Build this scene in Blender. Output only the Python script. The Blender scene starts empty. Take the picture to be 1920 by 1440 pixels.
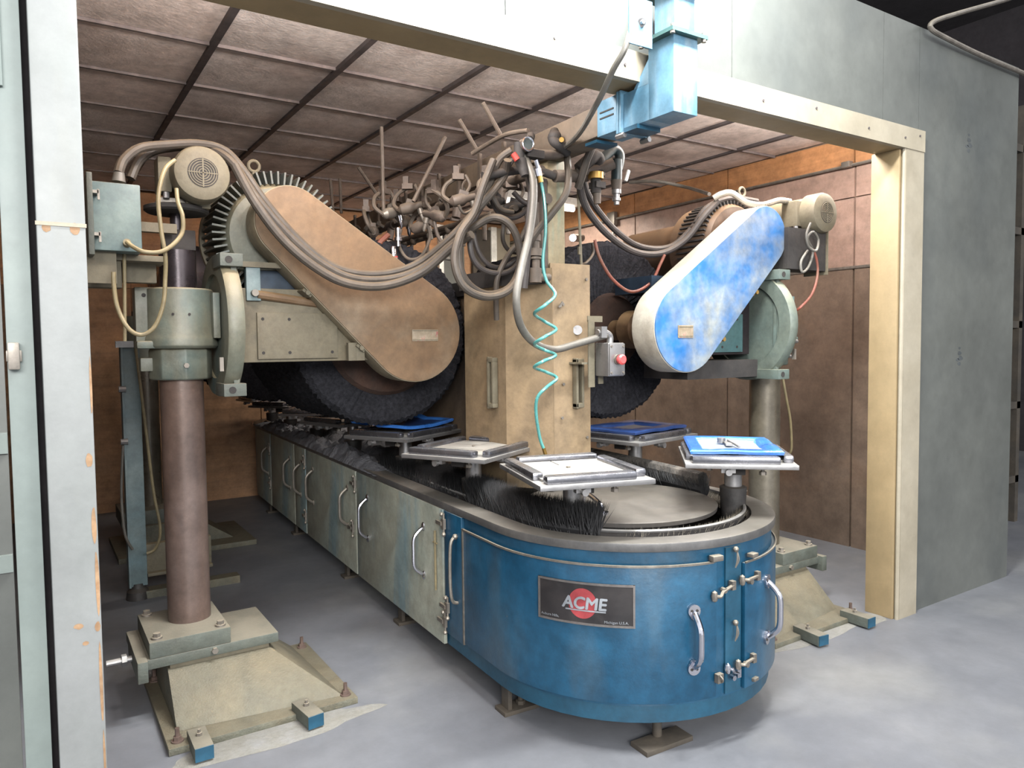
import bpy, math, random
from math import sin, cos, pi, radians as R
from mathutils import Vector, Matrix, Euler, noise
random.seed(7)
S = bpy.context.scene
COL = S.collection
# ------------------------------------------------ camera, world, lights, exposure
cam = bpy.data.cameras.new('camera'); camo = bpy.data.objects.new('camera', cam); COL.objects.link(camo)
yaw, pitch, roll = R(33.04), R(3.015), R(-0.616)
fw = Vector((sin(yaw)*cos(pitch), cos(yaw)*cos(pitch), -sin(pitch)))
rt0 = Vector((cos(yaw), -sin(yaw), 0)); up0 = rt0.cross(fw)
rt = rt0*cos(roll)+up0*sin(roll); up = -rt0*sin(roll)+up0*cos(roll)
m = Matrix((rt, up, -fw)).transposed().to_4x4(); m.translation = Vector((0, 0, 1.6)); camo.matrix_world = m
cam.sensor_width = 36; cam.lens = 1390/1920*36; cam.clip_start = .05; cam.clip_end = 60
S.camera = camo
w = bpy.data.worlds.new('world'); S.world = w; w.use_nodes = True
w.node_tree.nodes['Background'].inputs[0].default_value = (.95, .97, 1, 1)
w.node_tree.nodes['Background'].inputs[1].default_value = 1.45
def area(name, loc, target, sx, sy, power, col=(1, 1, 1)):
    l = bpy.data.lights.new(name, 'AREA'); l.shape = 'RECTANGLE'; l.size = sx; l.size_y = sy; l.energy = power; l.color = col
    o = bpy.data.objects.new(name, l); COL.objects.link(o); o.location = loc
    o.rotation_euler = (Vector(target)-Vector(loc)).to_track_quat('-Z', 'Y').to_euler(); return o
area('shop_light_far_left', (-1.8, -6.0, 3.9), (1.6, 6.5, .8), 4.5, 2.0, 1250, (1, .99, .96))
area('shop_light_far_right', (4.0, -6.5, 4.6), (3.2, 3, .8), 4.0, 1.5, 330, (1, .99, .96))
area('shop_light_front', (.8, -1.2, 4.6), (2.2, 3.0, .6), 2.4, 1.6, 50, (.97, 1, .98))
area('tube_light_over_opening', (1.95, 1.62, 3.62), (2.0, 2.31, 2.9), 1.5, .2, 300, (.98, 1, .97))
area('booth_tube', (4.3, 6.3, 3.0), (4.5, 7.0, 0), 1.0, .12, 100, (1, .93, .82))
for k, x in enumerate((.75, 1.45, 3.0, 3.7, 4.5)):   # unseen fill lights added just inside the header to brighten the booth
    l = bpy.data.lights.new('booth_fill_light', 'POINT'); l.energy = (62, 58, 44, 60, 80)[k]; l.shadow_soft_size = .09; l.color = (1, .97, .93)
    o = bpy.data.objects.new('booth_fill_light', l); COL.objects.link(o); o.location = (x, 2.66, 2.93)
S.view_settings.view_transform = 'Standard'; S.view_settings.look = 'None'
S.view_settings.gamma = 1; S.view_settings.use_curve_mapping = False; S.view_settings.exposure = 0.0
# ------------------------------------------------ materials
def s2l(c):
    return tuple(((x/255)/12.92 if x/255 <= .04045 else ((x/255+.055)/1.055)**2.4) for x in c)+(1,)
def M(name, col, rough=.5, metal=0., col2=None, amt=.5, scale=5., bump=0., bs=40., dust=None, damt=.6, stretch=None, streak=None, spot=None, spots=.6, spamt=1., spec=.5, coat=0., pos=False, grime=.3):
    mt = bpy.data.materials.new(name); mt.use_nodes = True; nt = mt.node_tree; N = nt.nodes; L = nt.links
    b = N['Principled BSDF']; b.inputs['Roughness'].default_value = rough; b.inputs['Metallic'].default_value = metal
    b.inputs['Specular IOR Level'].default_value = spec; b.inputs['Coat Weight'].default_value = coat
    tc = N.new('ShaderNodeTexCoord'); geo = N.new('ShaderNodeNewGeometry')
    src = geo.outputs['Position'] if pos else tc.outputs['Object']
    def mapped(sc):
        mp = N.new('ShaderNodeMapping'); mp.inputs['Scale'].default_value = sc; L.new(src, mp.inputs[0]); return mp.outputs[0]
    def nz(vec, sc, det=6, ro=.6):
        n = N.new('ShaderNodeTexNoise'); n.inputs['Scale'].default_value = sc; n.inputs['Detail'].default_value = det; n.inputs['Roughness'].default_value = ro
        L.new(vec, n.inputs['Vector']); return n.outputs['Fac']
    def ramp(f, lo, hi, a=0., c=1.):
        r = N.new('ShaderNodeMapRange'); L.new(f, r.inputs[0]); r.inputs[1].default_value = lo; r.inputs[2].default_value = hi
        r.inputs[3].default_value = a; r.inputs[4].default_value = c; return r.outputs[0]
    def mix(f, a, c):
        x = N.new('ShaderNodeMix'); x.data_type = 'RGBA'
        if isinstance(f, float): x.inputs[0].default_value = f
        else: L.new(f, x.inputs[0])
        for i, v in ((6, a), (7, c)):
            if isinstance(v, tuple): x.inputs[i].default_value = v
            else: L.new(v, x.inputs[i])
        return x.outputs[2]
    def mul(a, c):
        x = N.new('ShaderNodeMath'); x.operation = 'MULTIPLY'; L.new(a, x.inputs[0])
        if isinstance(c, float): x.inputs[1].default_value = c
        else: L.new(c, x.inputs[1])
        return x.outputs[0]
    out = s2l(col)
    if col2: out = mix(ramp(nz(mapped(stretch or (1, 1, 1)), scale), .5-.28*amt, .5+.28*amt), out, s2l(col2))
    if streak:   # (colour, scale vector, lo, hi, max)
        out = mix(ramp(nz(mapped(streak[1]), 1., 4), streak[2], streak[3], 0., streak[4]), out, s2l(streak[0]))
    if spot: out = mix(ramp(nz(mapped((1, 1, 1)), spamt*14., 8, .7), spots, spots+.07), out, s2l(spot))
    if grime:
        hs = N.new('ShaderNodeHueSaturation'); gv = mul(ramp(nz(mapped((1, 1, 1)), 9., 10, .78), .36, .64, 1-grime, 1+grime*.4), ramp(nz(mapped((1, 1, 1)), 1.7, 6, .7), .35, .65, 1-grime*.6, 1.1)); L.new(gv, hs.inputs['Value'])
        if isinstance(out, tuple): hs.inputs['Color'].default_value = out
        else: L.new(out, hs.inputs['Color'])
        out = hs.outputs[0]
    if dust:
        sp = N.new('ShaderNodeSeparateXYZ'); L.new(geo.outputs['Normal'], sp.inputs[0])
        f = mul(ramp(sp.outputs[2], .15, .85), damt); f = mul(f, ramp(nz(mapped((1, 1, 1)), 7.), .2, .6, .45, 1.))
        out = mix(f, out, s2l(dust))
        if metal:
            q = N.new('ShaderNodeMath'); q.operation = 'SUBTRACT'; q.inputs[0].default_value = metal; L.new(f, q.inputs[1]); q.use_clamp = True
            L.new(q.outputs[0], b.inputs['Metallic'])
    if isinstance(out, tuple): b.inputs['Base Color'].default_value = out
    else: L.new(out, b.inputs['Base Color'])
    rv = ramp(nz(mapped((1, 1, 1)), scale*1.7), .3, .7, max(.05, rough-.1), min(1, rough+.1)); L.new(rv, b.inputs['Roughness'])
    if bump:
        bp = N.new('ShaderNodeBump'); bp.inputs['Strength'].default_value = min(1., bump); bp.inputs['Distance'].default_value = .01
        L.new(nz(mapped((1, 1, 1)), bs, 5), bp.inputs['Height']); L.new(bp.outputs[0], b.inputs['Normal'])
    return mt
DUST = (150, 135, 112)
blue = M('blue_paint', (10, 60, 88), .36, 0, (26, 72, 98), .9, 2.2, .08, 60, (120, 128, 130), .8, streak=((90, 90, 82), (2.2, 2.2, .6), .54, .80, .5), spot=(110, 98, 84), spots=.70, spamt=2.2)
flangem = M('green_edge_paint', (44, 74, 78), .5, 0, (56, 88, 84), .8, 4)
blue_edge = M('blue_paint_lower', (16, 62, 84), .45, 0, (26, 70, 92), .8, 3, .05, 60, (120, 128, 130), .7)
doorm = M('dusty_door_paint', (158, 156, 140), .55, 0, (124, 134, 128), .95, 2.2, .06, 60, (150, 146, 136), .7, streak=((60, 116, 140), (2.6, 2.6, .45), .52, .68, .7), spot=(105, 98, 84), spots=.68, spamt=.5)
rimm = M('dusty_rim', (92, 89, 86), .42, .1, (62, 63, 67), .95, 2.2, .08, 40, (118, 112, 102), .5)
boothblue = M('light_blue_paint', (66, 110, 136), .45, 0, (92, 122, 140), .8, 3, .03, 40, (150, 150, 140), .6, streak=((160, 165, 165), (6, 6, .8), .55, .75, .5))
teal = M('grey_green_paint', (104, 102, 88), .5, 0, (82, 88, 80), .95, 4, .14, 60, (150, 138, 112), .85, streak=((58, 84, 88), (4, 4, 1.6), .54, .72, .6), spot=(60, 62, 58), spots=.7)
tealbox = M('grey_blue_paint', (78, 100, 104), .5, 0, (100, 112, 108), .8, 4, .05, 60, (140, 130, 110), .85)
tealblue = M('blue_grey_bar_paint', (90, 110, 116), .5, 0, (106, 118, 118), .7, 4, .05, 50, (150, 150, 140), .5)
tan = M('tan_dusted_guard', (114, 91, 66), .66, 0, (88, 66, 45), .95, 2.4, .12, 110, (140, 116, 84), .5, streak=((116, 109, 96), (2, 2, 2), .52, .74, .6), spot=(90, 76, 60), spots=.74, spamt=1.2)
tanplate = M('tan_dusted_panel', (138, 118, 91), .7, 0, (108, 91, 69), .95, 2.6, .1, 90, (150, 130, 100), .5, streak=((98, 84, 68), (2.4, 2.4, .7), .52, .74, .65), spot=(96, 82, 66), spots=.74, spamt=1.4)
boompaint = M('boom_paint', (104, 91, 76), .65, 0, (82, 73, 64), .95, 4, .08, 70, (150, 134, 112), .6)
olive = M('dusty_olive_steel', (106, 97, 78), .7, 0, (84, 80, 68), .9, 4, .1, 70, (124, 112, 88), .8)
pedestal = M('gritty_pedestal_paint', (84, 88, 80), .65, 0, (100, 92, 74), .9, 5, .4, 120, (100, 91, 74), .6, spot=(140, 118, 86), spots=.64, spamt=2.4, grime=.45)
capm = M('dusted_cap_paint', (78, 80, 72), .6, 0, (66, 72, 68), .9, 5, .2, 90, (112, 106, 94), .9)
rustcol = M('brown_steel_column', (110, 88, 76), .38, .3, (88, 78, 76), .9, 3, .05, 60, None, 0, (1, 1, .25), spot=(150, 132, 112), spots=.7, spamt=.9)
darkcol = M('dark_steel_column', (62, 54, 56), .3, .6, (48, 44, 48), .9, 6, .03, 50)
steelcol = M('dusty_steel_column', (112, 103, 86), .35, .45, (90, 86, 80), .9, 3, .04, 50, None, 0, (1, 1, .2))
guardblue = M('scuffed_blue_guard', (26, 90, 150), .4, 0, (44, 106, 162), .8, 4, .04, 60, (176, 170, 158), .9, streak=((134, 134, 124), (3.4, 3.4, 3.4), .38, .70, .95), spot=(130, 134, 134), spots=.7, spamt=1.6)
guardside = M('dusty_grey_guard_rim', (176, 172, 162), .5, .0, (150, 142, 128), .9, 4, .06, 60, (190, 186, 176), .5, spot=(60, 110, 160), spots=.72, spamt=.4)
black = M('black_grime', (30, 28, 29), .8, 0, (44, 40, 38), .8, 8, .2, 60, (70, 60, 50), .5)
wheelm = M('black_buff_cloth', (26, 26, 29), .95, 0, (50, 50, 55), .9, 60, .9, 90, spec=.1)
wheelhub = M('brown_buff_centre', (66, 48, 40), .9, 0, (44, 38, 36), .9, 8, .5, 60, spec=.2)
rubber = M('black_rubber', (34, 33, 34), .6, 0, (52, 48, 46), .8, 10, .1, 60, (80, 74, 66), .4)
hosem = M('dusty_black_hose', (66, 58, 50), .62, 0, (50, 45, 41), .8, 12, .06, 90, (106, 92, 74), .7)
hosed = M('black_hose', (46, 42, 42), .6, 0, (60, 54, 52), .8, 12, .06, 90, (92, 82, 70), .6)
hosel = M('light_grey_conduit_hose', (80, 77, 72), .5, 0, (90, 87, 82), .8, 8, .05, 90, (106, 100, 90), .5)
cordm = M('yellowed_cord', (126, 114, 84), .5, 0, (106, 96, 72), .8, 12, 0, 40, (180, 165, 130), .5)
redhose = M('dusty_red_hose', (118, 56, 44), .5, 0, (98, 66, 52), .8, 12, 0, 40)
tealhose = M('translucent_teal_tubing', (58, 118, 117), .25, 0, (76, 136, 132), .8, 5, 0, 40, coat=.3)
chrome = M('chrome', (205, 205, 212), .16, 1., (180, 180, 190), .8, 6, 0, 40, grime=0)
steel = M('scuffed_aluminium', (158, 156, 156), .34, .75, (118, 117, 118), .95, 9, .08, 60, (150, 147, 141), .6)
rail = M('bright_aluminium_rail', (140, 140, 146), .25, .9, (110, 110, 116), .9, 9, .05, 60, (120, 118, 114), .3)
labelm = M('worn_maker_label', (118, 100, 76), .5, 0, (146, 136, 120), .9, 20, spot=(140, 90, 84), spots=.56, spamt=1.6)
bolt = M('grey_bolt_steel', (132, 126, 118), .45, .6, (104, 98, 92), .9, 20, .05, 60, (150, 140, 122), .6)
pipem = M('grimy_iron_pipe', (70, 62, 58), .6, .3, (90, 80, 72), .9, 12, .15, 60, (110, 98, 84), .7)
pipel = M('dusty_iron_pipe', (92, 82, 72), .65, .1, (70, 62, 56), .9, 12, .12, 60, (112, 100, 84), .6)
brass = M('brass', (170, 140, 80), .35, .8, (140, 110, 60), .8, 9)
red = M('red_button_plastic', (196, 58, 62), .35, 0, (180, 70, 70), .5, 9)
redvalve = M('red_plastic', (150, 50, 44), .5, 0)
lint = M('grey_lint', (128, 128, 132), .95, 0, (92, 92, 98), .9, 18, 1., 60, spec=.1)
bristle = M('black_bristle', (20, 20, 23), .7, 0)
bristledust = M('dusty_bristle', (110, 104, 98), .9, 0, (60, 58, 56), .9, 30, .8, 60)
film = M('blue_film', (44, 98, 178), .32, .0, (60, 116, 190), .8, 4, .15, 14, coat=.5)
filmdark = M('navy_film', (36, 56, 104), .35, .0, (44, 68, 118), .8, 4, .15, 14, coat=.4)
panwhite = M('milky_pan_film', (150, 156, 160), .4, .1, (128, 136, 142), .8, 6, .1, 20)
concrete = M('smooth_grey_concrete', (108, 109, 113), .5, 0, (90, 92, 98), .9, .9, .05, 30, None, 0, None, ((130, 129, 126), (.7, .7, 1), .5, .72, .6), (100, 100, 100), .72, .8, pos=True, grime=.10)
dustfloor = M('pale_grit', (128, 125, 116), .9, 0, (112, 112, 112), .9, 9, .4, 60)
tilem = M('sooty_ceiling_tile', (232, 222, 216), .8, 0, (186, 176, 172), .95, 1.3, .35, 45, None, 0, (1, .6, 1), ((120, 90, 76), (1.3, 1.1, 1), .54, .76, .7), (88, 76, 74), .72, 1., pos=True)
tileb = M('pale_ceiling_tile', (236, 222, 214), .8, 0, (204, 190, 183), .95, 1.6, .3, 45, None, 0, None, ((120, 90, 72), (1.6, 1.2, 1), .56, .76, .5), pos=True)
gridl = M('grey_ceiling_grid', (130, 120, 118), .6, .1, (96, 88, 88), .9, 8)
gridm = M('dark_ceiling_grid', (62, 56, 58), .6, .2, (90, 84, 84), .9, 8)
ply = M('plywood_orange', (178, 128, 84), .65, 0, (140, 98, 64), .9, 3, .05, 30, None, 0, (.6, .6, 9), ((70, 48, 36), (.9, .9, 1.3), .56, .76, .5), pos=True)
plyd = M('plywood_dark', (172, 130, 94), .7, 0, (136, 104, 78), .9, 2.6, .05, 30, None, 0, (.5, .5, 7), ((92, 74, 62), (.9, .9, 1.1), .5, .72, .6), (130, 120, 108), .7, .5, pos=True)
hard = M('brown_hardboard', (122, 104, 90), .5, 0, (94, 80, 70), .95, 1.6, .08, 60, None, 0, None, ((128, 96, 70), (1.1, 1.1, 1.4), .54, .74, .5), (160, 144, 124), .715, 2.4, pos=True)
hardl = M('pale_wall_panel', (154, 130, 118), .55, 0, (132, 108, 96), .95, 1.6, .05, 60, None, 0, (.6, .6, 5), None, (80, 66, 58), .74, 2., pos=True)
galv = M('grey_painted_sheet', (84, 86, 83), .4, .0, (72, 74, 72), .9, 1.4, .03, 50, None, 0, None, ((56, 60, 61), (1.1, 1.1, .8), .52, .74, .6), (112, 114, 112), .76, 1.4, pos=True, grime=.10)
cream = M('cream_trim_paint', (138, 131, 117), .6, 0, (124, 116, 100), .9, 3, .04, 50, None, 0, None, None, (110, 98, 78), .72, 2.4, pos=True, grime=.10)
creamwood = M('yellowed_timber_trim', (136, 118, 88), .65, 0, (118, 102, 75), .9, 4, .05, 50, None, 0, (1, 1, .3), ((130, 112, 84), (2, 2, .8), .56, .76, .5), (84, 70, 52), .7, 2.2, pos=True, grime=.10)
whitepost = M('white_painted_steel_post', (120, 121, 122), .5, 0, (112, 115, 114), .8, 2, .04, 60, None, 0, None, ((122, 119, 108), (4, 4, .8), .6, .8, .35), (146, 122, 92), .74, .55, pos=True, grime=.10)
doorframe = M('pale_green_grey_paint', (108, 116, 112), .5, 0, (98, 107, 105), .8, 2, .03, 60, pos=True, grime=.10)
darkroof = M('dark_warehouse', (52, 47, 50), .9, 0, (40, 37, 40), .9, 1.5)
darkbg = M('dark_clutter', (46, 44, 42), .8, 0, (70, 62, 52), .9, 4)
plateblack = M('nameplate_black', (30, 28, 30), .4, 0, (42, 38, 38), .8, 10)
plateframe = M('nameplate_frame', (120, 116, 114), .4, .5, (96, 90, 88), .8, 10)
platered = M('nameplate_red', (136, 50, 54), .45, 0)
letter = M('letter_grey', (138, 142, 148), .4, .3)
gauge = M('gauge_face', (60, 66, 66), .3, 0)
white = M('white_paint', (220, 220, 214), .4, 0)
def emis(name, col, st):
    mt = bpy.data.materials.new(name); mt.use_nodes = True; b = mt.node_tree.nodes['Principled BSDF']
    b.inputs['Emission Color'].default_value = s2l(col); b.inputs['Emission Strength'].default_value = st; return mt
glow = emis('lamp_glow', (255, 250, 238), 4.)
# ------------------------------------------------ mesh helpers
def crom(pts, n=8, closed=False):
    P = [Vector(p) for p in pts]
    if len(P) < 3: return P
    out = []; k = len(P)
    for i in range(k if closed else k-1):
        a, b, c, d = (P[(i+j-1) % k] if closed else P[max(0, min(k-1, i+j-1))] for j in range(4))
        for t in range(n):
            t /= n
            out.append(.5*((2*b)+(c-a)*t+(2*a-5*b+4*c-d)*t*t+(3*b-a-3*c+d)*t**3))
    if not closed: out.append(P[-1])
    return out
class MB:
    def __init__(s): s.v = []; s.f = []
    def add(s, vs, fs):
        o = len(s.v); s.v += [tuple(x) for x in vs]; s.f += [tuple(i+o for i in f) for f in fs]; return s
    def box(s, c, d, rot=None, taper=None):
        vs = []
        for z in (-1, 1):
            for x, y in ((-1, -1), (1, -1), (1, 1), (-1, 1)):
                k = taper if (taper and z > 0) else 1
                p = Vector((x*d[0]/2*k, y*d[1]/2*k, z*d[2]/2))
                if rot: p = Euler(rot).to_matrix() @ p
                vs.append(p+Vector(c))
        return s.add(vs, [(3, 2, 1, 0), (4, 5, 6, 7), (0, 1, 5, 4), (1, 2, 6, 5), (2, 3, 7, 6), (3, 0, 4, 7)])
    def bb(s, a, b): return s.box([(a[i]+b[i])/2 for i in range(3)], [abs(a[i]-b[i]) for i in range(3)])
    def ring(s, c, ax, r, n, ph=0):
        ax = Vector(ax).normalized(); t = Vector((0, 0, 1)) if abs(ax.z) < .9 else Vector((1, 0, 0))
        u = ax.cross(t).normalized(); v = ax.cross(u)
        return [Vector(c)+u*r*cos(2*pi*i/n+ph)+v*r*sin(2*pi*i/n+ph) for i in range(n)]
    def cyl(s, a, b, r, r2=None, n=24, cap=True):
        a = Vector(a); b = Vector(b); r2 = r if r2 is None else r2
        vs = s.ring(a, b-a, r, n)+s.ring(b, b-a, r2, n)
        fs = [(i, (i+1) % n, n+(i+1) % n, n+i) for i in range(n)]
        if cap: fs += [tuple(range(n-1, -1, -1)), tuple(range(n, 2*n))]
        return s.add(vs, fs)
    def lathe(s, a, ax, prof, n=32, cap=True):   # prof: (distance along axis, radius)
        a = Vector(a); ax = Vector(ax).normalized(); vs = []
        for d, r in prof: vs += s.ring(a+ax*d, ax, max(r, 1e-4), n)
        fs = []
        for k in range(len(prof)-1):
            for i in range(n): fs.append((k*n+i, k*n+(i+1) % n, (k+1)*n+(i+1) % n, (k+1)*n+i))
        if cap: fs += [tuple(range(n-1, -1, -1)), tuple(range((len(prof)-1)*n, len(prof)*n))]
        return s.add(vs, fs)
    def tube(s, pts, r, n=10, smooth=8, closed=False):
        P = crom(pts, smooth, closed) if smooth else [Vector(p) for p in pts]
        K = len(P); T = []
        for i in range(K):
            t = (P[(i+1) % K]-P[i-1]) if closed else (P[min(i+1, K-1)]-P[max(i-1, 0)])
            T.append(t.normalized() if t.length > 1e-9 else Vector((0, 0, 1)))
        nrm = T[0].orthogonal().normalized(); vs = []
        for i in range(K):
            nrm = (nrm-T[i]*nrm.dot(T[i])).normalized(); bi = T[i].cross(nrm)
            for j in range(n): vs.append(P[i]+(nrm*cos(2*pi*j/n)+bi*sin(2*pi*j/n))*r)
        fs = []
        for i in range(K if closed else K-1):
            q = ((i+1) % K)*n
            for j in range(n): fs.append((i*n+j, i*n+(j+1) % n, q+(j+1) % n, q+j))
        if not closed: fs += [tuple(range(n-1, -1, -1)), tuple(range((K-1)*n, K*n))]
        return s.add(vs, fs)
    def torus(s, c, ax, R_, r, n=36, m_=10):
        return s.tube(s.ring(c, ax, R_, n), r, m_, 0, True)
    def prism(s, poly, d0, d1, axis='z'):   # poly in the other two axes
        def mk(p, d): return {'z': (p[0], p[1], d), 'y': (p[0], d, p[1]), 'x': (d, p[0], p[1])}[axis]
        n = len(poly); vs = [mk(p, d0) for p in poly]+[mk(p, d1) for p in poly]
        return s.add(vs, [tuple(range(n)), tuple(range(2*n-1, n-1, -1))]+[(i, i+n, (i+1) % n+n, (i+1) % n) for i in range(n)])
    def hexn(s, c, ax, r, h):
        a = Vector(c); return s.cyl(a, a+Vector(ax).normalized()*h, r, n=6)
    def sphere(s, c, r, n=12, sc=(1, 1, 1)):
        vs = []; fs = []; m_ = n//2
        for i in range(m_+1):
            for j in range(n):
                a = pi*i/m_; b = 2*pi*j/n; vs.append((c[0]+r*sc[0]*sin(a)*cos(b), c[1]+r*sc[1]*sin(a)*sin(b), c[2]+r*sc[2]*cos(a)))
        for i in range(m_):
            for j in range(n): fs.append((i*n+j, (i+1)*n+j, (i+1)*n+(j+1) % n, i*n+(j+1) % n))
        return s.add(vs, fs)
def build(name, mb, mat, parent=None, local=False, bev=0., sm=35, kind=None, **kw):
    me = bpy.data.meshes.new(name)
    vs = [Vector(v) for v in mb.v]
    lo = Vector([min(v[i] for v in vs) for i in range(3)]); hi = Vector([max(v[i] for v in vs) for i in range(3)]); c = (lo+hi)/2
    me.from_pydata([v-c for v in vs], [], mb.f); me.materials.append(mat)
    import bmesh
    bm = bmesh.new(); bm.from_mesh(me); bmesh.ops.recalc_face_normals(bm, faces=bm.faces)
    if bev:
        ed = [e for e in bm.edges if len(e.link_faces) == 2 and e.calc_face_angle(0) > R(40)]
        bmesh.ops.bevel(bm, geom=ed, offset=bev, segments=2, affect='EDGES', profile=.6, clamp_overlap=True)
    bm.to_mesh(me); bm.free()
    me.polygons.foreach_set('use_smooth', [True]*len(me.polygons)); me.set_sharp_from_angle(angle=R(sm))
    o = bpy.data.objects.new(name, me); COL.objects.link(o); o.location = c
    if parent:
        o.parent = parent
        if not local: o.matrix_parent_inverse = world_of(parent).inverted()
    if kind: o['kind'] = kind
    for k, v in kw.items(): o[k] = v
    return o
def world_of(o):
    mw = Matrix.LocRotScale(o.location, o.rotation_euler, o.scale)
    return (world_of(o.parent) @ o.matrix_parent_inverse @ mw) if o.parent else mw
def thing(name, loc, label, cat, group=None, rz=0):
    o = bpy.data.objects.new(name, None); COL.objects.link(o); o.location = loc; o.rotation_euler = (0, 0, rz); o.empty_display_size = .1
    o['label'] = label; o['category'] = cat
    if group: o['group'] = group
    return o
def tag(o, label, cat, group=None):
    o['label'] = label; o['category'] = cat
    if group: o['group'] = group
    return o
def copy_tree(o, parent=None):
    c = o.copy(); COL.objects.link(c)
    if parent: c.parent = parent
    for ch in [x for x in COL.objects if x.parent == o]: copy_tree(ch, c)
    return c
B = lambda: MB()
def struct(name, mb, mat, parent=None, **k):
    o = build(name, mb, mat, parent, **k)
    if not parent: o['kind'] = 'structure'
    return o
# ================================================ THE SETTING
struct('floor', B().bb((-6, -4, -.1), (12, 12, 0)), concrete)
rng = random.Random(3)
ZC = 3.146
ceil = struct('ceiling', B().bb((-.3, 2.47, ZC+.04), (5.49, 8.3, ZC+.2)), darkroof)
xs = [.182+.665*i-.0 for i in range(-1, 8)]+[5.3]
ys = [2.47]+[3.41+.665*j for j in range(0, 8)]
for i in range(len(xs)-1):
    for j in range(len(ys)-1):
        x0, x1, y0, y1 = xs[i], xs[i+1], ys[j], ys[j+1]
        if x1-x0 < .05: continue
        dz = rng.uniform(0, .012); g = .012
        mb = B(); n = 4; sag = rng.choice((0, .004, .01)); vs = []; fs = []
        for a in range(n+1):
            for b in range(n+1):
                u, v = a/n, b/n
                vs.append((x0+g+(x1-x0-2*g)*u, y0+g+(y1-y0-2*g)*v, ZC+dz-sag*sin(pi*u)*sin(pi*v)))
        for a in range(n):
            for b in range(n): fs.append((a*(n+1)+b, (a+1)*(n+1)+b, (a+1)*(n+1)+b+1, a*(n+1)+b+1))
        mb.add(vs, fs); mb.bb((x0+g, y0+g, ZC+.014), (x1-g, y1-g, ZC+.036))
        build('ceiling_tile', mb, tileb if (i >= 6 or (i < 2 and j < 4)) else tilem, ceil)
for x in xs[1:-1]: build('grid_bar', B().bb((x-.018, 2.47, ZC-.012), (x+.016, 8.2, ZC+.012)), gridm, ceil)
for y in ys[1:]: build('grid_bar', B().bb((-.3, y-.009, ZC-.006), (5.3, y+.009, ZC+.012)), gridl, ceil)
# back wall
wb = struct('wall_back', B().bb((-.4, 8.22, 0), (5.49, 8.4, 3.3)), plyd)
for k in range(5):
    x0 = -.35+1.22*k; x1 = min(x0+1.21, 5.3)
    if k < 4:
        build('plywood_panel', B().bb((x0, 8.2, 2.2), (x1, 8.22, ZC)), ply, wb)
        build('plywood_panel', B().bb((x0, 8.2, 0), (x1, 8.22, 2.19)), plyd, wb)
build('plywood_panel', B().bb((4.53, 8.2, 0), (5.3, 8.22, 2.19)), plyd, wb)
d2 = struct('door_1', B().bb((4.32, 8.17, 2.2), (4.62, 8.21, 3.06)), galv)
build('door_edge', B().bb((4.26, 8.15, 2.2), (4.32, 8.21, 3.08)), white, d2)
build('door_leaf', B().bb((4.72, 8.12, 2.2), (4.98, 8.16, 3.06)), darkbg, d2)
build('door_edge', B().bb((4.98, 8.1, 2.2), (5.06, 8.18, 3.1)), white, d2)
build('door_leaf', B().bb((5.06, 8.16, 2.2), (5.3, 8.2, 3.1)), cream, d2)
# right wall
wr = struct('wall_right', B().bb((5.33, 2.47, 0), (5.47, 8.3, 3.3)), hard)
for k, (y0, y1) in enumerate(((2.48, 3.35), (3.36, 4.57), (4.58, 5.79), (5.80, 7.0), (7.01, 8.2))):
    build('hardboard_panel', B().bb((5.306, y0, 0), (5.33, y1-.006, 2.16)), hard, wr)
    build('wall_panel', B().bb((5.31, y0, 2.17), (5.33, y1-.006, 2.69 if k < 2 else 2.94)), hardl if k < 4 else cream, wr)
    if k < 2: build('wall_panel', B().bb((5.312, y0, 2.70), (5.33, y1-.006, 2.94)), hardl, wr)
    build('plywood_strip', B().bb((5.30, y0, 2.945), (5.33, y1-.004, ZC)), ply, wr)
build('metal_strip', B().bb((5.298, 2.48, 2.155), (5.306, 8.2, 2.175)), bolt, wr)
cd = build('electrical_conduit', B().tube([(5.275, 2.52, 2.935), (5.275, 8.1, 2.92)], .012, 8, 0), bolt, None)
tag(cd, 'thin steel conduit running along the right booth wall under the orange plywood strip', 'conduit')
for y, z in ((3.39, 2.94), (6.1, 2.93)):
    build('conduit_fitting', B().box((5.262, y, z), (.05, .07 if y < 5 else .12, .045 if y < 5 else .14)), bolt, cd, bev=.006)
build('conduit_drop', B().cyl((5.275, 6.1, 2.9), (5.275, 6.1, 1.2), .014, n=8), bolt, cd)
# outer front wall
wf = struct('wall_front', B().bb((-.9, 2.34, 2.72), (4.13, 2.44, 3.37)), galv)
for x0, x1 in ((-.9, .29), (.292, 1.5), (1.502, 2.72), (2.722, 3.93), (3.932, 4.29)): build('sheet_panel', B().bb((x0, 2.325, 2.70), (x1-.002, 2.34, 3.37)), galv, wf)
build('sheet_panel', B().bb((4.292, 2.325, 0), (5.49, 2.36, 3.37)), galv, wf)
build('sheet_edge', B().bb((5.47, 2.33, 0), (5.49, 8.3, 3.37)), galv, wf)
build('sheet_cap', B().bb((-.9, 2.36, 3.345), (5.49, 8.3, 3.37)), darkroof, wf)
smg = M('faint_black_stamp', (58, 62, 64), .6)
for k, (x, z) in enumerate(((4.86, 2.80), (4.80, 1.50))):
    mb = B()
    for i, (dx, dz, r_) in enumerate(((0, .05, .014), (0, .02, .022), (.012, -.01, .026), (-.02, -.02, .018), (0, -.045, .02))):
        n = 9; mb.add([(x+dx+r_*cos(2*pi*i_/n)*(1+.3*sin(i_*2.3+i)), 2.3245, z+dz+r_*.6*sin(2*pi*i_/n)) for i_ in range(n)], [tuple(range(n))])
    build('stamp_mark', mb, smg, wf, kind='stuff')
hd = struct('trim_1', B().bb((.0, 2.295, 2.667), (4.31, 2.325, 2.785)), cream)
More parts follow.
